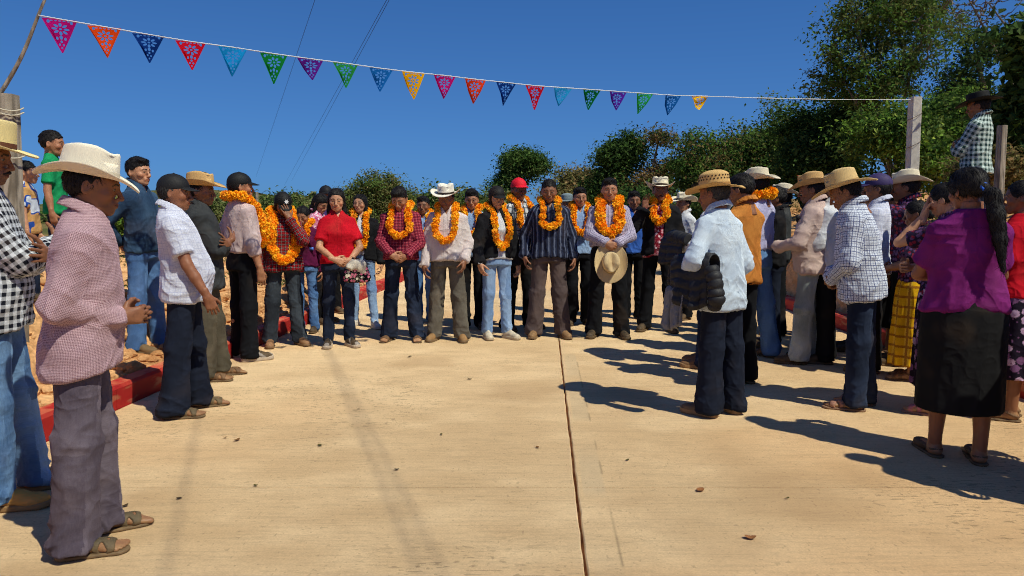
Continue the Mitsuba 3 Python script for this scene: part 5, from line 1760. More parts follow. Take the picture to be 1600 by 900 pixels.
who('L4', stand(294, 645, 268, CAP), -72, 'older man in black cap and white checked short sleeved shirt', lod=0.0085, skin='weathered', cap=lin(26, 26, 29), hair='fringe', hair_color=(0.03, 0.028, 0.027), head=(-6, 3, 0), kind='stout',
    shirt=dict(cloth='white_check', sleeve='short', hem=0.80, loose=0.01, slope=-0.06), trousers=dict(cloth='navy_trousers', thigh=0.1, knee=0.088, hem=0.098), shoes=SANDAL, arms=('down', 'down_fwd'), wrists=(None, (0.235, 0.16, 0.84)),
    stance=((-0.14, 0.08, 4), (0.12, -0.06, -6)), seed=4, belly=0.07, width=1.05, lean=-0.04)
who('L5', stand(326, 592, 262, HAT), -76, 'man in tan hat and charcoal shirt with crossed arms behind the older man', skin='dark', hat='tan', hair='fringe', head=(-10, 2, 0),
    shirt=dict(cloth='charcoal', sleeve='rolled', hem=0.74, loose=0.015), trousers=dict(cloth='olive_trousers', knee=0.085, hem=0.09), shoes=BROWN_SANDAL, arms=('crossed_under', 'crossed'), stance=((-0.12, 0.1, 4), (0.1, 0.02, -4)), seed=5)
who('L6', stand(385, 560, 267, CAP), -44, 'man in beige shirt and black cap turned away with a thick garland over his shoulder', skin='brown', cap=lin(20, 20, 22), hair='fringe', head=(-18, 0, 0),
    shirt=dict(cloth='beige_pink', sleeve='rolled', tuck=True), trousers=dict(cloth='black_trousers'), belt=lin(18, 16, 16), shoes=BLACK_SNEAKER, arms=('down', 'down'), wrists=((0.225, 0.02, 0.86), None), stance=OPEN, seed=6, width=1.05)
who('L7', stand(446, 540, 293, CAP), -150, 'woman in black badge cap and red and black checks covering her face', kind='woman', skin='dark', cap=lin(20, 20, 23), hair='capwoman', head=(6, 34, 0),
    shirt=dict(cloth='red_black', hem=0.80, loose=0.01), trousers=dict(cloth='charcoal_jeans', thigh=0.09, knee=0.076, hem=0.08), shoes=('boot', lin(140, 100, 72), lin(96, 70, 52)), arms=('face', 'down'), wrists=((( 0.045, 0.19, 1.335), (0.5, 0.4, -1), (-0.4, -0.1, 1), (-0.1, -1, 0), 'flat'), None), stance=OPEN, seed=7, width=1.05)
who('L8', behind(474, 8.5, 318), -185, 'woman with bowed head and a teal backpack strap beside the red and black shirt', kind='woman', skin='brown', hair='bun', head=(0, 22, 0),
    shirt=dict(cloth='plum_strap', hem=0.86), trousers=dict(cloth='mid_jeans', thigh=0.085, knee=0.06, hem=0.055), shoes=BLACK_SHOE, arms=('down', 'down'), seed=8)
who('L9', behind(497, 9.2, 298), -105, 'woman in pink flowered shirt looking down behind the red blouse', kind='woman', skin='brown', hair='capwoman', head=(-10, 28, 0), shirt=dict(cloth='pink_floral', hem=0.84), trousers=dict(cloth='black_trousers'), arms=('down', 'down'), seed=9, lod=0.014)
who('L9b', behind(509, 10.2, 288, CAP), -150, 'person in dark cap and grey shirt far behind the red blouse', skin='dark', cap=lin(24, 24, 28), hair='fringe', shirt=dict(cloth='violet_shirt', hem=0.84), trousers=dict(cloth='black_trousers'), seed=10, lod=0.015)
who('L10', stand(532, 541, 291), -160, 'woman in red short sleeved blouse and dark jeans with clasped hands', kind='roundwoman', skin='light', hair='long', head=(-10, 8, 0), width=1.04,
    shirt=dict(cloth='red_plain', sleeve='short', hem=0.875, amp=0.009), trousers=dict(cloth='dark_jeans', thigh=0.09, knee=0.064, hem=0.055, low=0.06), shoes=BLACK_SNEAKER, arms=('front', 'front_over'), stance=((-0.1, 0.02, 16), (0.12, -0.02, -10)), seed=11)
who('L11', (behind(563, 8.9, 301)[0], 1.64), -176, 'woman with loose dark hair, black jacket and white trainers behind the red blouse', kind='woman', skin='light', hair='long', head=(-14, -2, 0),
    shirt=dict(cloth='white_plain', hem=0.9), jacket=dict(cloth='black_cloth', open=0.05, hem=0.84), trousers=dict(cloth='light_jeans', thigh=0.085, knee=0.06, hem=0.05, low=0.07), shoes=WHITE_SNEAKER, stance=((-0.16, 0.1, 20), (0.12, -0.08, -25)), arms=('down', 'down'), seed=12)
# --- front row
who('L12', stand(629, 532, 287), 180, 'man in maroon checked shirt with clasped hands and bowed head', skin='brown', hair='full', head=(-6, 26, 0),
    shirt=dict(cloth='maroon_check', hem=0.88, loose=0.006), trousers=dict(cloth='dark_jeans', knee=0.08, hem=0.088), shoes=BROWN_SANDAL, arms=('front', 'front_over'), stance=((-0.15, 0.0, 10), (0.15, 0.0, -10)), seed=13)
who('L13', behind(661, 9.3, 305), 176, 'man in pale shirt and jeans mostly hidden behind the maroon shirt', skin='dark', hair='full', shirt=dict(cloth='sky_shirt', tuck=True), trousers=dict(cloth='mid_jeans'), shoes=BLACK_SHOE, seed=14, lod=0.014)
who('L14', stand(700, 532, 281, HAT), 178, 'man in cream shirt, white hat and grey trousers in the front row', skin='dark', hat='white', hair='fringe', head=(-8, 10, 0),
    shirt=dict(cloth='cream_shirt', hem=0.86, loose=0.006), trousers=dict(cloth='grey_olive', thigh=0.094, knee=0.086, hem=0.09), shoes=BOOT, arms=('down_fwd', 'down_fwd'), wrists=((0.19, 0.14, 0.87), (0.22, 0.12, 0.81)), stance=OPEN, seed=15, width=1.03)
who('L15', behind(737, 8.8, 293), 180, 'young man in light blue shirt looking out between the white hat and the black cap', skin='brown', hair='full', head=(0, 8, 0), shirt=dict(cloth='sky_shirt', hem=0.85), trousers=dict(cloth='black_trousers'), seed=16, lod=0.013, stubble=0)
who('L16', stand(776, 528, 287, CAP), -152, 'woman in black cap, black jacket and light blue jeans in the front row', kind='woman', skin='light', cap=lin(20, 20, 22), hair='capwoman', hair_color=(0.03, 0.018, 0.014), head=(-4, 12, 0),
    shirt=dict(cloth='white_plain', hem=0.86), jacket=dict(cloth='black_cloth', open=0.045, hem=0.88), trousers=dict(cloth='light_jeans', thigh=0.09, knee=0.066, hem=0.056, low=0.06), shoes=CREAM_SNEAKER, arms=('down', 'down_fwd'), stance=((-0.1, 0.08, 10), (0.1, -0.02, -14)), seed=17)
who('L17', behind(812, 8.7, 276, CAP), -140, 'man in red cap and dark plaid shirt turned to the right', skin='dark', cap=lin(214, 24, 44), hair='fringe', head=(-16, 0, 0), shirt=dict(cloth='dark_white_plaid', hem=0.86), trousers=dict(cloth='black_trousers'), shoes=BLACK_SHOE, arms=('belly', 'down'), stance=OPEN, seed=18)
who('L18', stand(857, 527, 278), -176, 'man in navy striped shirt and brown trousers with arms at his sides', skin='dark', hair='grey_short', head=(-6, 6, 0), width=1.02,
    shirt=dict(cloth='navy_stripe', hem=0.84, loose=0.012), trousers=dict(cloth='brown_grey', thigh=0.094, knee=0.086, hem=0.094), shoes=('shoe', lin(128, 96, 66), lin(96, 74, 54)), arms=('down', 'down'), wrists=((0.25, 0.06, 0.84), (0.25, 0.06, 0.86)), stance=OPEN, seed=19)
who('L19', behind(906, 9.1, 291), 182, 'young man in blue shirt looking over between the navy and the lilac striped shirts', skin='brown', hair='full', head=(4, 0, 0), shirt=dict(cloth='sky_shirt', hem=0.85), trousers=dict(cloth='black_trousers'), shoes=BLACK_SHOE, seed=20, lod=0.013, stubble=0)
who('L19b', behind(886, 10.2, 297, HAT), 170, 'man in small grey hat far behind the navy striped shirt', skin='dark', hat='grey_small', hair='fringe', shirt=dict(cloth='charcoal', hem=0.85), trousers=dict(cloth='black_trousers'), seed=21, lod=0.015)
who('L20', stand(949, 527, 276), 176, 'stout man in lilac striped shirt holding his hat before him', kind='stout', skin='brown', hair='full', head=(2, 2, 0), width=1.07, belly=0.03,
    shirt=dict(cloth='lilac_stripe', tuck=True, loose=0.004), trousers=dict(cloth='black_trousers', thigh=0.096, knee=0.084, hem=0.086), belt=lin(16, 15, 15), shoes=('boot', lin(26, 25, 25), lin(20, 19, 19)), arms=('front', 'front_over'), wrists=((0.06, 0.23, 0.98), (0.05, 0.255, 0.995)), stance=OPEN, seed=22)
who('L21', behind(991, 9.6, 297), 178, 'man in bright blue shirt partly hidden beside the lilac striped shirt', skin='dark', hair='full', shirt=dict(cloth='blue_bright', hem=0.85), trousers=dict(cloth='black_trousers'), seed=23, lod=0.014)
who('L22', stand(1027, 517, 272, HAT), 168, 'man in cream hat, dark jacket and red patterned scarf raising a hand', skin='weathered', hat='cream', hair='fringe', head=(4, 0, 0), mustache=True, hat_tilt=-6,
    shirt=dict(cloth='red_scarf', hem=0.82), jacket=dict(cloth='black_cloth', open=0.045, hem=0.84), trousers=dict(cloth='black_trousers'), shoes=BLACK_SHOE, arms=('down', 'raised'), wrists=(None, (0.16, 0.24, 1.33)), stance=OPEN, seed=24)
# --- right side
who('R23b', behind(1068, 9.6, 296, HAT), 120, 'person in small cream hat far behind, right of the raised hand', skin='brown', hat='cream', hair='fringe', shirt=dict(cloth='white_plain', hem=0.85), trousers=dict(cloth='black_trousers'), seed=25, lod=0.014)
who('R23', (np.array([1.80, 6.45, 0]), 1.72), 55, 'man in black hat and white shirt hidden behind the pale blue shirt', skin='dark', hat='black', hair='fringe', shirt=dict(cloth='white_plain', hem=0.84), trousers=dict(cloth='dark_jeans'), shoes=('hiking', lin(120, 84, 58), lin(150, 112, 76)), arms=('carry', 'carry'), stance=((-0.1, 0.05, 4), (0.1, 0.12, -4)), seed=26)
who('R1', (ground(1124, 648), 1.635), 36, 'man in pale blue shirt and woven straw hat carrying a jacket over his arm', lod=0.0085, skin='weathered', hat='woven', hair='fringe', hair_color=(0.05, 0.048, 0.046), head=(14, 6, 0),
    shirt=dict(cloth='pale_blue', hem=0.74, loose=0.010, amp=0.015, slope=0.0), trousers=dict(cloth='navy_trousers', thigh=0.1, knee=0.09, hem=0.1), shoes=HIKING, arms=('carry', 'down'), wrists=(((0.20, 0.20, 1.0), (0.8, -1, -0.2), (-0.2, 1, -0.2), (-1, -0.2, 0.2), 'wrap'), (0.2, 0.14, 0.86)), stance=((-0.1, 0.04, 10), (0.12, 0.0, -6)), seed=27, lean=0.12, width=0.92)
who('R1b', (np.array([1.84, 5.8, 0]), 1.70), 36, 'man in ochre shirt standing just right of the pale blue shirt', skin='dark', hair='full', shirt=dict(cloth='ochre', hem=0.80), trousers=dict(cloth='black_trousers'), shoes=BLACK_SHOE, head=(8, 10, 0), seed=28, arms=('front', 'front_over'))
who('R2', behind(1186, 6.95, 256, HAT), 42, 'man in lavender shirt, cream hat and garland facing left', skin='dark', hat='cream', hair='fringe', head=(6, 8, 0), shirt=dict(cloth='lavender', tuck=True), trousers=dict(cloth='mid_jeans', knee=0.082, hem=0.086), shoes=BROWN_SANDAL, arms=('front', 'front'), stance=STEP, seed=29)
who('R3', stand(1260, 566, 262, HAT), 66, 'man in dusty pink shirt, tan hat and pale jeans facing left', skin='dark', hat='tan', hair='fringe', head=(0, 10, 0),
    shirt=dict(cloth='dusty_pink', hem=0.80, loose=0.008, amp=0.016), trousers=dict(cloth='pale_jeans', thigh=0.094, knee=0.084, hem=0.09), shoes=BLACK_SHOE, arms=('front_high', 'front_high'), stance=((-0.12, 0.08, 5), (0.12, 0.0, -5)), seed=30, lod=0.010, belly=0.02)
who('R3b', behind(1222, 8.3, 282, HAT), 70, 'man in cream hat half hidden between the lavender and the dusty pink shirts', skin='dark', hat='cream', hair='fringe', shirt=dict(cloth='charcoal', hem=0.84), trousers=dict(cloth='black_trousers'), seed=31, lod=0.014)
who('R4', stand(1340, 636, 252, HAT), 60, 'man in blue and white checked shirt and big straw hat with bowed head', lod=0.0085, skin='dark', hat='straw', hair='fringe', head=(4, 26, 0), hat_tilt=-8,
    shirt=dict(cloth='blue_plaid', hem=0.77, loose=0.014, amp=0.016, slope=-0.10), trousers=dict(cloth='dark_jeans', thigh=0.096, knee=0.078, hem=0.08), shoes=('sandal', lin(150, 104, 92), lin(120, 90, 76)), arms=('front', 'front_over'), wrists=((0.07, 0.16, 0.90), (0.06, 0.17, 0.915)), stance=((-0.11, 0.03, 4), (0.1, -0.02, -4)), seed=32, belly=0.04, width=1.02, lean=0.16)
who('R4b', behind(1299, 6.7, 268, CAP), 62, 'man in white shirt and dark trousers standing between pink and checked shirts', skin='dark', cap=lin(30, 28, 40), hair='fringe', shirt=dict(cloth='white_plain', hem=0.82), trousers=dict(cloth='black_trousers'), arms=('front', 'front'), seed=33)
who('R4c', behind(1372, 6.3, 268, CAP), 60, 'man in violet cap looking out behind the checked shirt', skin='dark', cap=lin(60, 48, 92), hair='fringe', shirt=dict(cloth='white_check', hem=0.82), trousers=dict(cloth='black_trousers'), seed=34)
who('R5', behind(1418, 6.6, 259, HAT), 58, 'man in cream hat with his arm raised to the brim', skin='dark', hat='cream', hair='fringe', head=(0, 4, 0), hat_tilt=4, shirt=dict(cloth='dark_floral', sleeve='short', hem=0.82), trousers=dict(cloth='black_trousers'), arms=('brim', 'front'), wrists=(((0.02, 0.2, 1.43), (0.8, 0.2, -0.3), (-0.6, -0.2, 0.6), (-0.2, -0.9, 0), 'flat'), None), seed=35)
who('R6', (ground(1420, 592), 1.50), 56, 'woman in dark flowered blouse and yellow skirt carrying a white bag', kind='woman', skin='dark', hair='bun', head=(0, 10, 0), shirt=dict(cloth='dark_floral', sleeve='short', hem=0.9), skirt=dict(cloth='yellow_skirt', hem=0.14, flare=1.1, pleat=0.02), shoes=BROWN_SANDAL, arms=('front_high', 'front_high'), seed=36)
who('R6b', (ground(1462, 645), 1.60), 40, 'woman in dark flowered dress with a hand at her brow behind the purple blouse', kind='woman', skin='light', hair='bun', head=(0, 16, 0), shirt=dict(cloth='dark_floral', sleeve='short', hem=0.85), skirt=dict(cloth='floral_skirt', hem=0.2), shoes=('sandal', lin(190, 110, 130), lin(150, 110, 100)), arms=('face', 'belly'), seed=37)
who('R7', (ground(1492, 716), 1.625), -12, 'woman in purple blouse and black skirt with a long ponytail seen from behind', kind='woman', lod=0.0085, skin='weathered', hair='ponytail', head=(24, 10, 0), width=1.15,
    shirt=dict(cloth='purple', sleeve='short', hem=0.86, loose=0.01, collar=False, vee=1.40, amp=0.02), skirt=dict(cloth='black_skirt', hem=0.29, pleat=0.004), shoes=('flat', lin(28, 27, 30), lin(24, 23, 24)), arms=('belly', 'belly'), stance=((-0.1, 0.06, 6), (0.1, -0.04, -6)), seed=38, depth=0.92)
who('R8', (ground(1572, 652), 1.60), 54, 'woman in red blouse and flowered skirt at the right edge', kind='woman', skin='dark', hair='bun', width=1.05, shirt=dict(cloth='red_plain', sleeve='short', hem=0.86, collar=False, loose=0.01), skirt=dict(cloth='floral_skirt', hem=0.3), shoes=BROWN_SANDAL, arms=('belly', 'belly'), seed=39, lod=0.010)
zz = float(land(np.array([4.38]), np.array([6.9]))[0])
who('R9', (np.array([4.38, 6.9, zz]), at(1525, 138, 6.9)[2] - zz - 0.045), 44, 'man in black hat and green gingham shirt standing up on the bank', skin='dark', hat='black', hair='fringe', head=(6, 10, 0), shirt=dict(cloth='green_gingham', hem=0.82, loose=0.01), trousers=dict(cloth='navy_trousers'), shoes=BLACK_SHOE, arms=('crossed', 'crossed_under'), seed=40, lod=0.010)
# --- children on the left bank
zz = float(land(np.array([-3.82]), np.array([6.1]))[0])
who('K1', (np.array([-3.82, 6.1, zz]), at(88, 204, 6.1)[2] - zz - BARE), -75, 'boy in green shirt standing on the left bank', kind='child', skin='brown', hair='short', width=0.84, shirt=dict(cloth='green_shirt', sleeve='short', collar=False, vee=1.4), trousers=dict(cloth='dark_jeans', thigh=0.08, knee=0.065, hem=0.07), shoes=BLACK_SHOE, seed=41, lod=0.011)
zz = float(land(np.array([-3.69]), np.array([5.6]))[0])
who('K2', (np.array([-3.72, 5.6, zz]), at(56, 251, 5.6)[2] - zz - BARE), -70, 'child in blue and tan printed shirt between the two hats', kind='child', skin='light', hair='short', width=0.86, shirt=dict(cloth='blue_tan_print', sleeve='short', collar=False, vee=1.4), trousers=dict(cloth='dark_jeans', thigh=0.08, knee=0.065, hem=0.07), shoes=BLACK_SHOE, seed=42, lod=0.011)
# --- one more in the crowd just outside the frame, whose shadow lies on the road
who('R10', (np.array([2.78, 3.22, 0]), 1.60), 60, 'woman in lavender blouse just outside the right edge whose shadow crosses the road', kind='woman', skin='brown', hair='bun', shirt=dict(cloth='lavender', sleeve='short'), skirt=dict(cloth='black_skirt', hem=0.3), shoes=BROWN_SANDAL, seed=43, lod=0.014)

# fillers that show between the hats and shirts on the right
who('F1', behind(1128, 8.4, 291), 100, 'dark haired man in charcoal shirt behind the ochre shirt', skin='dark', hair='full', shirt=dict(cloth='charcoal', hem=0.84), trousers=dict(cloth='black_trousers'), shoes=BLACK_SHOE, seed=44, lod=0.014)
who('F2', behind(1212, 7.5, 290), 75, 'dark haired man in black shirt squeezed behind the lavender shirt', skin='dark', hair='full', shirt=dict(cloth='black_cloth', hem=0.84), trousers=dict(cloth='navy_trousers'), shoes=BLACK_SHOE, seed=45, lod=0.014, arms=('front', 'front'))
who('F3', behind(1286, 8.2, 286, CAP), 80, 'man in dark cap and violet shirt behind the dusty pink shirt', skin='dark', cap=lin(28, 28, 34), hair='fringe', shirt=dict(cloth='violet_shirt', hem=0.84), trousers=dict(cloth='black_trousers'), shoes=BLACK_SHOE, seed=46, lod=0.014)
who('F4', behind(1345, 7.3, 287), 70, 'dark haired man in charcoal shirt behind the blue checked shirt', skin='dark', hair='full', shirt=dict(cloth='charcoal', hem=0.84), trousers=dict(cloth='black_trousers'), shoes=BLACK_SHOE, seed=47, lod=0.014, arms=('front', 'front'))
who('F5', behind(1398, 7.0, 292), 65, 'woman in plum blouse far behind the raised arm', kind='woman', skin='dark', hair='bun', shirt=dict(cloth='plum_strap', sleeve='short', hem=0.86), skirt=dict(cloth='black_skirt', hem=0.3), shoes=BROWN_SANDAL, seed=48, lod=0.014)
who('R11', (np.array([3.12, 3.42, 0]), 1.62), 60, 'man in white shirt just outside the right edge whose shade falls on the black skirt', skin='dark', hair='full', shirt=dict(cloth='white_plain', hem=0.82), trousers=dict(cloth='navy_trousers'), shoes=BLACK_SHOE, seed=49, lod=0.015)
who('R12', (np.array([3.50, 2.72, 0]), 1.66), 60, 'man in hat outside the right edge whose shadow enters the lower right corner', skin='dark', hat='tan', hair='fringe', shirt=dict(cloth='charcoal', hem=0.82), trousers=dict(cloth='navy_trousers'), shoes=BLACK_SHOE, seed=50, lod=0.015)
# ------------------------------------------------------------------ garlands
def marigold(seed, petals=80):
    rg = np.random.default_rng(seed)
    core = trimesh.creation.icosphere(1, 0.62)
    V, F = [np.array(core.vertices)], [np.array(core.faces)]
    i = np.arange(petals)
    ph = np.arccos(1 - 2 * (i + 0.5) / petals); th = i * 2.39996
    d = np.stack([np.sin(ph) * np.cos(th), np.sin(ph) * np.sin(th), np.cos(ph)], 1) + rg.normal(size=(petals, 3)) * 0.12
    d /= np.linalg.norm(d, axis=1, keepdims=True)
    at_ = len(core.vertices)
    for k in range(petals):
        t = np.cross(d[k], rg.normal(size=3)); t /= np.linalg.norm(t)
        b = np.cross(d[k], t)
        r, w = rg.uniform(0.88, 1.08), rg.uniform(0.2, 0.3)
        tilt = rg.uniform(-0.25, 0.25)
        p = [d[k] * 0.5 - t * w * 0.6, d[k] * 0.5 + t * w * 0.6, d[k] * r + t * w + b * tilt, d[k] * (r * 0.93) + b * (tilt + 0.12), d[k] * r - t * w + b * tilt]
        V.append(np.array(p)); F.append(np.array([[0, 1, 2], [0, 2, 3], [0, 3, 4]]) + at_); at_ += 5
    V = np.vstack(V)
    col = np.clip((np.linalg.norm(V, axis=1)[:, None] - 0.4) / 0.6, 0, 1)
    return V, np.vstack(F), col


FLOWERS = []
for s, rgb in enumerate((lin(253, 186, 34), lin(254, 196, 44), lin(250, 172, 24), lin(252, 180, 48))):
    v, f, c = marigold(s)
    FLOWERS.append(ply_n(v, f, 'petal', None, None, np.array(rgb)[None] * (0.86 + 0.14 * c)))


def garland(name, P, drop, half, label, size=0.043, gap=0.052, rows=1, shift=0.0, neck=True, seed=0, dy=0.0):
    """Marigolds strung round a person's neck and down the chest to height drop."""
    key = numbered('flower_garland')
    tag(key, label, 'garland', None)
    prof = P.prof
    rg = random.Random(seed)

    def front(x, z):
        wx, wy, cy = (float(np.interp(z, prof[:, 0], prof[:, k])) for k in (1, 2, 3))
        x = min(abs(x) / wx, 0.96)
        return cy + wy * (1 - x ** 2.3) ** (1 / 2.3) + 0.026 + dy

    pts = []
    nz = 1.435
    cyn = float(np.interp(1.42, prof[:, 0], prof[:, 3]))
    if neck:
        for a in np.linspace(math.pi, math.pi * 0.42, 7):
            pts.append((0.098 * math.sin(a), cyn + 0.098 * math.cos(a), nz - 0.0 + 0.018 * -math.cos(a)))
    for t in np.linspace(0.12, 1, 14):
        x = shift * t + half * (0.9 + 0.25 * math.sin(t * 2.6)) * max(1 - max(t - 0.72, 0) / 0.28, 0) ** 0.5 if t > 0.72 else half * (0.9 + 0.25 * math.sin(t * 2.6)) + shift * t
        z = nz - (nz - drop) * t
        pts.append((x, front(x, z) + 0.012 * t, z))
    right = np.array(pts)
    left = right.copy(); left[:, 0] = 2 * shift * np.clip((nz - left[:, 2]) / (nz - drop), 0, 1) - left[:, 0]
    path = np.vstack([right, left[::-1][1:]])
    s = np.concatenate([[0], np.cumsum(np.linalg.norm(np.diff(path, axis=0), axis=1))])
    n = int(s[-1] / gap)
    for r in range(rows):
        for k in range(n):
            q = np.array([np.interp((k + 0.5 * r) * gap, s, path[:, c]) for c in range(3)])
            q += np.array([rg.gauss(0, 0.006) + (r - (rows - 1) / 2) * 0.036 * np.sign(q[0] + 1e-6), rg.gauss(0, 0.005) + 0.004 * r, rg.gauss(0, 0.006)])
            w = P.world(q[None])[0]
            sc = float(size * rg.uniform(0.84, 1.1) * P.s)
            k2 = child(key, 'flower')
            scene[k2] = {**FLOWERS[rg.randrange(4)], 'to_world': T().translate(w.tolist()).rotate(unit([rg.gauss(0, 1), rg.gauss(0, 1), rg.gauss(0, 1)]).tolist(), rg.uniform(0, 360)).scale([sc] * 3)}
    v, f = tube(P.world(path), 0.004, 5)
    scene[f'{key}__thread'] = ply_n(v, f, 'cord', vnormals(v, f), None, np.tile(np.array([lin(120, 90, 20)]), (len(v), 1)))
    return key


garland('g', PPL['L6'], 1.02, 0.075, 'thick garland hanging from the neck of the beige shirted man', 0.046, 0.054, 2, seed=1)
garland('g', PPL['L7'], 0.90, 0.105, 'long thick garland on the woman with the badge cap', 0.042, 0.05, 2, seed=2, shift=0.02)
garland('g', PPL['L8'], 1.15, 0.07, 'short garland on the woman with the bowed head and backpack strap', seed=3)
garland('g', PPL['L11'], 0.98, 0.07, 'garland on the woman in the black jacket behind the red blouse', 0.045, seed=4)
garland('g', PPL['L12'], 1.10, 0.085, 'garland over the maroon checked shirt', 0.043, 0.052, seed=5)
garland('g', PPL['L13'], 1.15, 0.08, 'garland half hidden behind the maroon shirt', seed=6)
garland('g', PPL['L14'], 1.06, 0.088, 'garland over the cream shirt below the white hat', 0.043, 0.052, seed=7)
garland('g', PPL['L15'], 1.12, 0.08, 'garland half hidden on the young man behind the white hat', seed=8)
garland('g', PPL['L16'], 0.99, 0.075, 'garland over the black jacket of the woman in the black cap', 0.041, 0.05, 1, seed=9)
garland('g', PPL['L17'], 1.06, 0.088, 'garland on the man in the red cap', 0.041, seed=10)
garland('g', PPL['L18'], 1.15, 0.075, 'garland over the navy striped shirt', 0.041, 0.05, seed=11)
garland('g', PPL['L19'], 1.10, 0.08, 'garland half hidden behind the lilac striped shirt', seed=12)
garland('g', PPL['L20'], 1.08, 0.085, 'thick garland over the lilac striped shirt', 0.044, 0.052, 2, seed=13)
garland('g', PPL['L22'], 1.19, 0.06, 'short garland on the man with the raised hand', 0.046, seed=14)
garland('g', PPL['R2'], 1.16, 0.085, 'garland round the neck of the man in the lavender shirt', 0.052, 0.058, seed=15)


# ------------------------------------------------------------------ things that people hold and wear
def local_put(key, P, v, f, bsdf, color=None, n=None, uv=None):
    n = vnormals(v, f) if n is None else n
    scene[key] = ply_n(P.world(v), f, bsdf, n @ P.R.T, uv, color)


# the hat held before the lilac striped shirt, its crown towards the viewer
P = PPL['L20']
hv, hf, uv, (bv, bf) = hat_mesh(brim=(0.172, 0.205), crown=(0.086, 0.106), height=0.115, curl=0.05, droop=0.012, seed=50)
M = rot('x', -98) @ rot('z', 8) @ np.diag([1.0, 1, 1])
M = rot('z', 6) @ rot('x', -84)
off = np.array([0.0, 0.30, 0.80])
place = lambda q: q @ M.T + off
tag('held_hat', 'cream felt hat held upside against the stout man in lilac stripes', 'hat')
local_put('held_hat__felt', P, place(hv), hf, 'straw', shade(hv, lin(206, 180, 136), 0.12, 18), uv=uv)
local_put('held_hat__band', P, place(bv), bf, 'leather', shade(bv, lin(120, 96, 66), 0.2, 40))

# star shaped badge on the black cap
P = PPL['L7']
star = shapely.Polygon([((0.027 if k % 2 == 0 else 0.014) * math.cos(k * math.pi / 7 + 0.2), (0.027 if k % 2 == 0 else 0.014) * math.sin(k * math.pi / 7 + 0.2)) for k in range(14)])
m = trimesh.creation.extrude_polygon(star, 0.004, engine='earcut')
q = np.array(m.vertices) @ frame((0, -0.62, 0.78), (0, 0.78, 0.62)).T + np.array([0, 0.083, 0.088])
scene[f'{P.cap}__badge'] = ply_n(P.world(P.headed(q)), np.array(m.faces), 'leather', None, None, np.tile(np.array([[0.62, 0.62, 0.64]]), (len(q), 1)))
labels[f'{P.cap}__badge'] = {'label': 'silver star shaped badge on the front of the cap'}

# ponytail tie
P = PPL['R7']
t = np.linspace(0, 2 * math.pi, 21)
ring = np.stack([0.026 * np.cos(t), np.full(21, -0.135) + 0.004 * np.sin(3 * t), -0.014 + 0.026 * np.sin(t)], 1)
v, f = tube(ring @ rot('x', -20).T + np.array([0, -0.004, -0.045]), 0.009, 6)
scene[f'{P.key}__hair_tie'] = ply_n(P.world(P.headed(v)), f, 'leather', vnormals(P.world(P.headed(v)), f), None, np.tile(np.array([lin(40, 96, 200)]), (len(v), 1)))

# flowered bag held by the woman in red
P = PPL['L10']


def bag_field(P_, c, w, h, d):
    q = [np.abs(P_[0] - c[0]), np.abs(P_[1] - c[1]), P_[2] - c[2]]
    ww = w * (1 - 0.25 * np.clip(q[2] / h, -1, 1))
    return (((q[0] / ww) ** 4 + (np.abs(q[2]) / h) ** 4 + (q[1] / d) ** 2.5) ** 0.25 - 1) * d


def bag(name, P, c, w, h, d, cloth_name, label, handles, category='bag', rgb=(40, 30, 30)):
    key = numbered(name)
    tag(key, label, category)
    v, f = solid(lambda q: bag_field(q, c, w, h, d), np.array(c) - [w * 1.35, d * 1.3, h * 1.15], np.array(c) + [w * 1.35, d * 1.3, h * 1.15], 0.009, 1)
    n = vnormals(v, f)
    v = v + n * (0.012 * (meshkit.fbm(v * 14, 3, 4) - 0.5))[:, None]
    n = vnormals(v, f)
    uv = np.stack([v[:, 0] + 3, v[:, 2] - c[2] + 8.0 * CLOTH_ID[cloth_name]], 1)
    local_put(f'{key}__pouch', P, v, f, 'cloth', n=n, uv=uv)
    for hpts in handles:
        v, f = tube(np.array(hpts), 0.007, 6)
        local_put(child(key, 'handle'), P, v, f, 'leather', np.tile(np.array([lin(*rgb)]), (len(v), 1)))
    return key


bag('hand_bag', P, (-0.15, 0.27, 0.79), 0.125, 0.105, 0.045, 'bag_floral', 'black flowered hand bag held low by the woman in red', [[(-0.21, 0.27, 0.87), (-0.17, 0.27, 0.93), (-0.11, 0.26, 0.94), (-0.08, 0.27, 0.87)]])
v, f = solid(lambda q: smin(egg(q, (-0.13, 0.31, 0.865), (0.085, 0.028, 0.05)), egg(q, (-0.20, 0.31, 0.83), (0.04, 0.025, 0.07)), 0.03), (-0.28, 0.24, 0.70), (0.0, 0.38, 0.96), 0.007, 1)
v = v + vnormals(v, f) * (0.030 * (ridge(v * np.array([16, 16, 9]), 4, 2.0) - 0.4))[:, None]
local_put('folded_cloth', P, v, f, 'leather', shade(v, lin(206, 196, 180), 0.25, 30))
tag('folded_cloth', 'crumpled cream cloth tucked over the flowered hand bag', 'cloth')

bag('carry_bag', PPL['R6'], (0.02, 0.36, 0.93), 0.10, 0.13, 0.05, 'bag_white', 'white carrier bag with faint pink print held beside the yellow skirt', [[(-0.03, 0.36, 1.05), (0.0, 0.33, 1.12), (0.05, 0.34, 1.12), (0.07, 0.36, 1.05)]], rgb=(200, 190, 190))

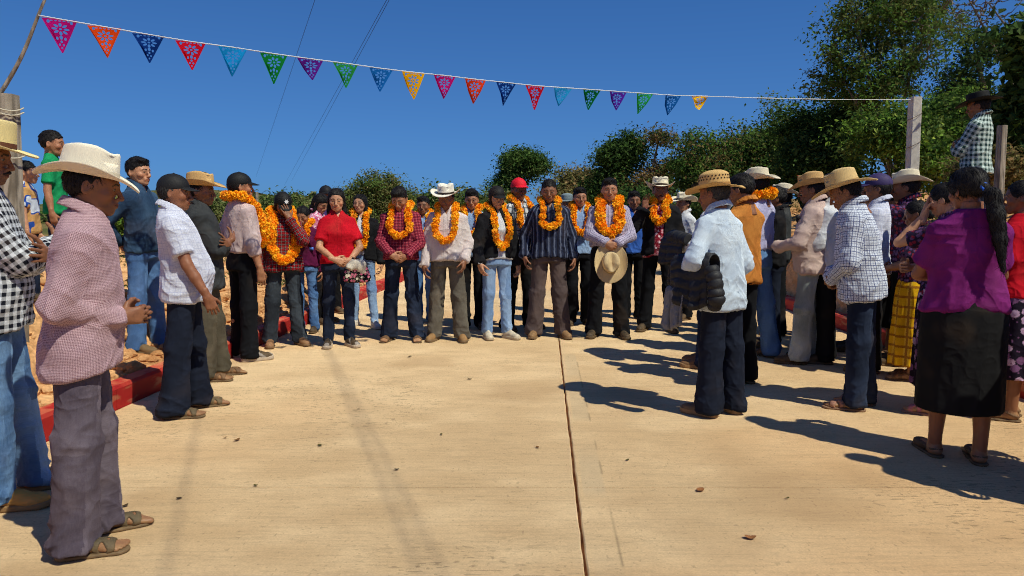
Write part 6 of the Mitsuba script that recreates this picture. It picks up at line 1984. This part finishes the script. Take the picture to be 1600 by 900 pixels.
# teal backpack worn by the woman beside the red and black shirt
P = PPL['L8']
key = 'backpack'
tag(key, 'teal backpack with plum straps on the woman with the bowed head', 'backpack')
v, f = solid(lambda q: bag_field(q, (0.17, 0.03, 0.93), 0.085, 0.13, 0.09), (-0.02, -0.12, 0.76), (0.32, 0.16, 1.1), 0.01, 1)
uv = np.stack([v[:, 0] + 3, v[:, 2] - 1 + 8.0 * CLOTH_ID['teal']], 1)
local_put('backpack__sack', P, v, f, 'cloth', uv=uv)
for s in (-1, 1):
    pr = P.prof
    pts = []
    for zz in np.linspace(1.36, 1.0, 9):
        wx, wy, cy = (float(np.interp(zz, pr[:, 0], pr[:, k])) for k in (1, 2, 3))
        x = s * (0.085 + 0.06 * (1.36 - zz) / 0.36)
        pts.append((x, cy + wy * max(1 - (abs(x) / wx) ** 2.3, 0.02) ** 0.43 + 0.012, zz))
    v, f = tube(np.array(pts), 0.02, 6)
    v2 = v.copy()
    local_put(child(key, 'strap'), P, v2, f, 'cloth', uv=np.stack([v[:, 0] + 3, v[:, 2] - 1 + 8.0 * CLOTH_ID['plum_strap']], 1))
    m = trimesh.creation.box((0.05, 0.012, 0.04)); m.apply_translation(np.array(pts[6]) + [0, 0.02, 0])
    local_put(child(key, 'clip'), P, np.array(m.vertices), np.array(m.faces), 'leather', np.tile(np.array([lin(90, 130, 220)]), (8, 1)), n=np.array(m.vertex_normals))


# black quilted jackets carried over forearms: a padded sheet hung over the arm, with sleeves
def drape(a, b, near, far, r, out, seed, step=0.062, pad=0.012, nu=56, nt=84):
    """Outer face of a quilted cloth lying over the bar from a to b (arm radius r), hanging near and far metres on the sides +out and -out."""
    a, b, out = np.asarray(a, float), np.asarray(b, float), unit(out)
    u = np.linspace(0, 1, nu)
    half = math.pi * r / 2
    t = np.linspace(-far - half, near + half, nt)
    U, Tt = np.meshgrid(u, t, indexing='ij')
    ang = np.clip(Tt / r, -math.pi / 2, math.pi / 2)
    drop = np.maximum(np.abs(Tt) - half, 0)
    side = np.sign(Tt)
    wob = meshkit.fbm(np.stack([U * 4 + seed, Tt * 3, U * 0], -1), 3, seed) - 0.5
    fold = np.sin(U * 13 + 5 * wob + side * 1.3 + seed) * 0.10 * drop + np.sin(U * 27 + 4 * wob) * 0.03 * drop
    sag = 0.10 * np.sin(U * 5.1 + seed) * (drop > 0) * drop
    off = r * np.sin(ang) + side * np.minimum(drop * 0.10, 0.03)
    P0 = a + U[..., None] * (b - a) * (1 - 0.12 * drop[..., None]) + ((off + fold)[..., None]) * out + (r * np.cos(ang) - drop + sag)[..., None] * np.array([0, 0, 1.0])
    q = np.abs(np.sin((Tt + 0.03 * wob) * math.pi / step)) ** 0.5
    cr = ridge(np.stack([U * 9, Tt * 30, U * 0], -1) + 1.5 * wob[..., None], seed + 1, 3.0)
    dU, dT = np.gradient(P0, axis=0), np.gradient(P0, axis=1)
    n = np.cross(dU, dT)
    n /= np.maximum(np.linalg.norm(n, axis=-1, keepdims=True), 1e-9)
    if (n[nu // 2, nt // 2] @ np.array([0, 0, 1.0])) < 0:
        n = -n
    edge = np.minimum(1, np.minimum(np.minimum(U, 1 - U) * 14, np.minimum(Tt + far + half, near + half - Tt) / 0.02))
    outer = P0 + n * ((pad * q + 0.006 * cr) * edge + 0.006)[..., None]
    inner = P0 - n * (0.006 * edge)[..., None]
    i = np.arange(nu * nt).reshape(nu, nt)
    quad = np.stack([i[:-1, :-1].ravel(), i[1:, :-1].ravel(), i[1:, 1:].ravel(), i[:-1, 1:].ravel()], 1)
    f = np.vstack([quad[:, [0, 1, 2]], quad[:, [0, 2, 3]]])
    rim = np.concatenate([i[0, :], i[1:, -1], i[-1, ::-1][1:], i[::-1, 0][1:]])
    m = nu * nt
    r2 = np.roll(rim, -1)
    F = np.vstack([f, f[:, ::-1] + m, np.stack([rim, r2, r2 + m], 1), np.stack([rim, r2 + m, rim + m], 1)])
    return np.vstack([outer.reshape(-1, 3), inner.reshape(-1, 3)]), F


def padded_sleeve(points, radii, seed, step=0.05):
    """A quilted sleeve hanging along the points."""
    P0 = np.asarray(points, float)
    s = np.concatenate([[0], np.cumsum(np.linalg.norm(np.diff(P0, axis=0), axis=1))])
    k = np.linspace(0, s[-1], 60)
    Q = np.stack([np.interp(k, s, P0[:, c]) for c in range(3)], 1)
    rr = np.interp(k, s, radii)
    rr = rr * (0.80 + 0.22 * np.abs(np.sin(k * math.pi / step)) ** 0.5)
    v, f = tube(Q, rr, 22)
    n = vnormals(v, f)
    v = v + n * (0.022 * (meshkit.fbm(v * 13, 3, seed) - 0.5))[:, None]
    return v, f


def carried_jacket(P, label, sheet, sleeves, lining=None, seed=1):
    key = numbered('quilted_jacket')
    tag(key, label, 'jacket')
    v, f = drape(*sheet, seed)
    local_put(f'{key}__body', P, v, f, 'nylon', shade(v, BLK, 0.3))
    for pts, rad in sleeves:
        v, f = padded_sleeve(pts, rad, seed + 3)
        local_put(child(key, 'sleeve'), P, v, f, 'nylon', shade(v, BLK, 0.3))
    if lining:
        v, f = drape(*lining, seed + 5, 9.0, 0.0)
        local_put(f'{key}__lining', P, v, f, 'leather', shade(v, lin(122, 120, 120), 0.3))


BLK = lin(34, 34, 38)
carried_jacket(PPL['R1'], 'black quilted jacket hung over the arm of the man in pale blue', ((-0.225, -0.10, 1.06), (-0.205, 0.24, 1.03), 0.27, 0.16, 0.062, (-1, -0.1, 0)),
               [([(-0.27, -0.11, 1.05), (-0.275, -0.15, 0.95), (-0.27, -0.16, 0.84), (-0.25, -0.13, 0.78)], (0.045, 0.052, 0.055, 0.045))],
               lining=((-0.27, 0.08, 0.86), (-0.26, 0.25, 0.86), 0.24, 0.05, 0.03, (-1, 0.1, 0)), seed=3)
E, W_ = PPL['R23'].arms[0][1], PPL['R23'].arms[0][2]
d_ = unit(W_ - E)
carried_jacket(PPL['R23'], 'second black quilted jacket held out by the man behind the pale blue shirt', (E + d_ * 0.06, W_ + d_ * 0.20 + [0, 0, 0.02], 0.16, 0.14, 0.075, np.cross([0, 0, 1.0], d_)),
               [([W_ + [0, 0, 0.0], W_ + [0.02, 0.05, -0.18], W_ + [0.02, 0.06, -0.36], W_ + [0.0, 0.05, -0.52]], (0.05, 0.058, 0.052, 0.042)), ([W_ + d_ * 0.16 + [0, 0, 0.07], W_ + d_ * 0.05 + [-0.05, 0, 0.08], E + d_ * 0.05 + [-0.06, 0, 0.05]], (0.06, 0.065, 0.05))], seed=7)

# sunglasses on the dusty pink shirt, phone pouch: dark oval hanging at the chest
P = PPL['R3']
wx, wy, cy = (float(np.interp(1.26, P.prof[:, 0], P.prof[:, k])) for k in (1, 2, 3))
v, f = join([solid(lambda q: egg(q, (-0.095 + s * 0.024, cy + wy * 0.84 + 0.022, 1.27 - 0.01 * s), (0.028, 0.016, 0.028)), (-0.2, cy + wy * 0.86 - 0.03, 1.2), (0.0, cy + wy * 0.86 + 0.06, 1.34), 0.005, 1) for s in (-1, 1)])
local_put('sunglasses', P, v, f, 'nylon', np.tile(np.array([[0.01, 0.01, 0.012]]), (len(v), 1)))
tag('sunglasses', 'dark sunglasses hooked on the chest of the dusty pink shirt', 'sunglasses')

# ------------------------------------------------------------------ dry leaves on the concrete
rl = random.Random(12)
for k, (px, py, sz, lb) in enumerate([(1172, 842, 0.07, 'curled olive dry leaf lying in the right foreground'), (1094, 767, 0.075, 'rust brown dry leaf right of the road joint'), (734, 593, 0.06, 'dark leaf scrap on the concrete left of the joint'), (370, 689, 0.06, 'curled dark leaf scrap near the left sandals'),
                                       (640, 558, 0.07, 'yellowish dry leaf before the maroon shirt'), (500, 697, 0.05, 'brown leaf scrap before the older man in the black cap'), (352, 685, 0.035, 'small scrap left of the far leaf before the sandals'), (620, 735, 0.04, 'dark scrap lying midway left of the road joint'), (840, 700, 0.04, 'dark scrap close beside the left of the road joint'), (690, 680, 0.035, 'tiny leaf scrap in the middle of the left slab'), (560, 640, 0.03, 'tiny scrap farther back on the left slab'), (980, 720, 0.035, 'dark scrap just right of the road joint'), (1230, 780, 0.03, 'small scrap in front of the checked shirt man'), (400, 760, 0.035, 'leaf scrap on the concrete right of the near sandals'), (280, 780, 0.04, 'reddish scrap beside the knees of the pink shirted man'), (195, 792, 0.045, 'brown scrap close to the near trousers of the pink shirt'), (160, 800, 0.03, 'tiny scrap nearest the sandals of the pink shirted man')]):
    g = ground(px, py)
    sz *= 0.75
    n = 7
    t = np.linspace(-1, 1, n)
    w = np.sqrt(np.clip(1 - t ** 2, 0, 1)) * 0.32
    a = rl.uniform(0, 6.28)
    lift = 0.16 * t ** 2 * sz * rl.uniform(0.5, 1.6)
    V = np.vstack([np.stack([t * 0.5 * sz, -w * sz, lift + 0.10 * w * sz], 1), np.stack([t * 0.5 * sz, 0 * t, lift], 1), np.stack([t * 0.5 * sz, w * sz, lift + 0.14 * w * sz], 1)])
    F = []
    for r in range(2):
        for j in range(n - 1):
            b = r * n + j
            F += [(b, b + 1, b + n + 1), (b, b + n + 1, b + n)]
    V = V @ rot('z', math.degrees(a)).T + g + np.array([0, 0, 0.006])
    key = numbered('dry_leaf')
    scene[key] = ply_n(V, np.array(F), 'petal', None, None, np.tile(np.array([lin(*rl.choice([(120, 84, 48), (92, 82, 46), (140, 92, 56), (70, 56, 38)]))]), (len(V), 1)))
    tag(key, lb or 'small dry leaf scrap lying on the open concrete', 'leaf', None if lb else 'leaf scraps on the concrete')
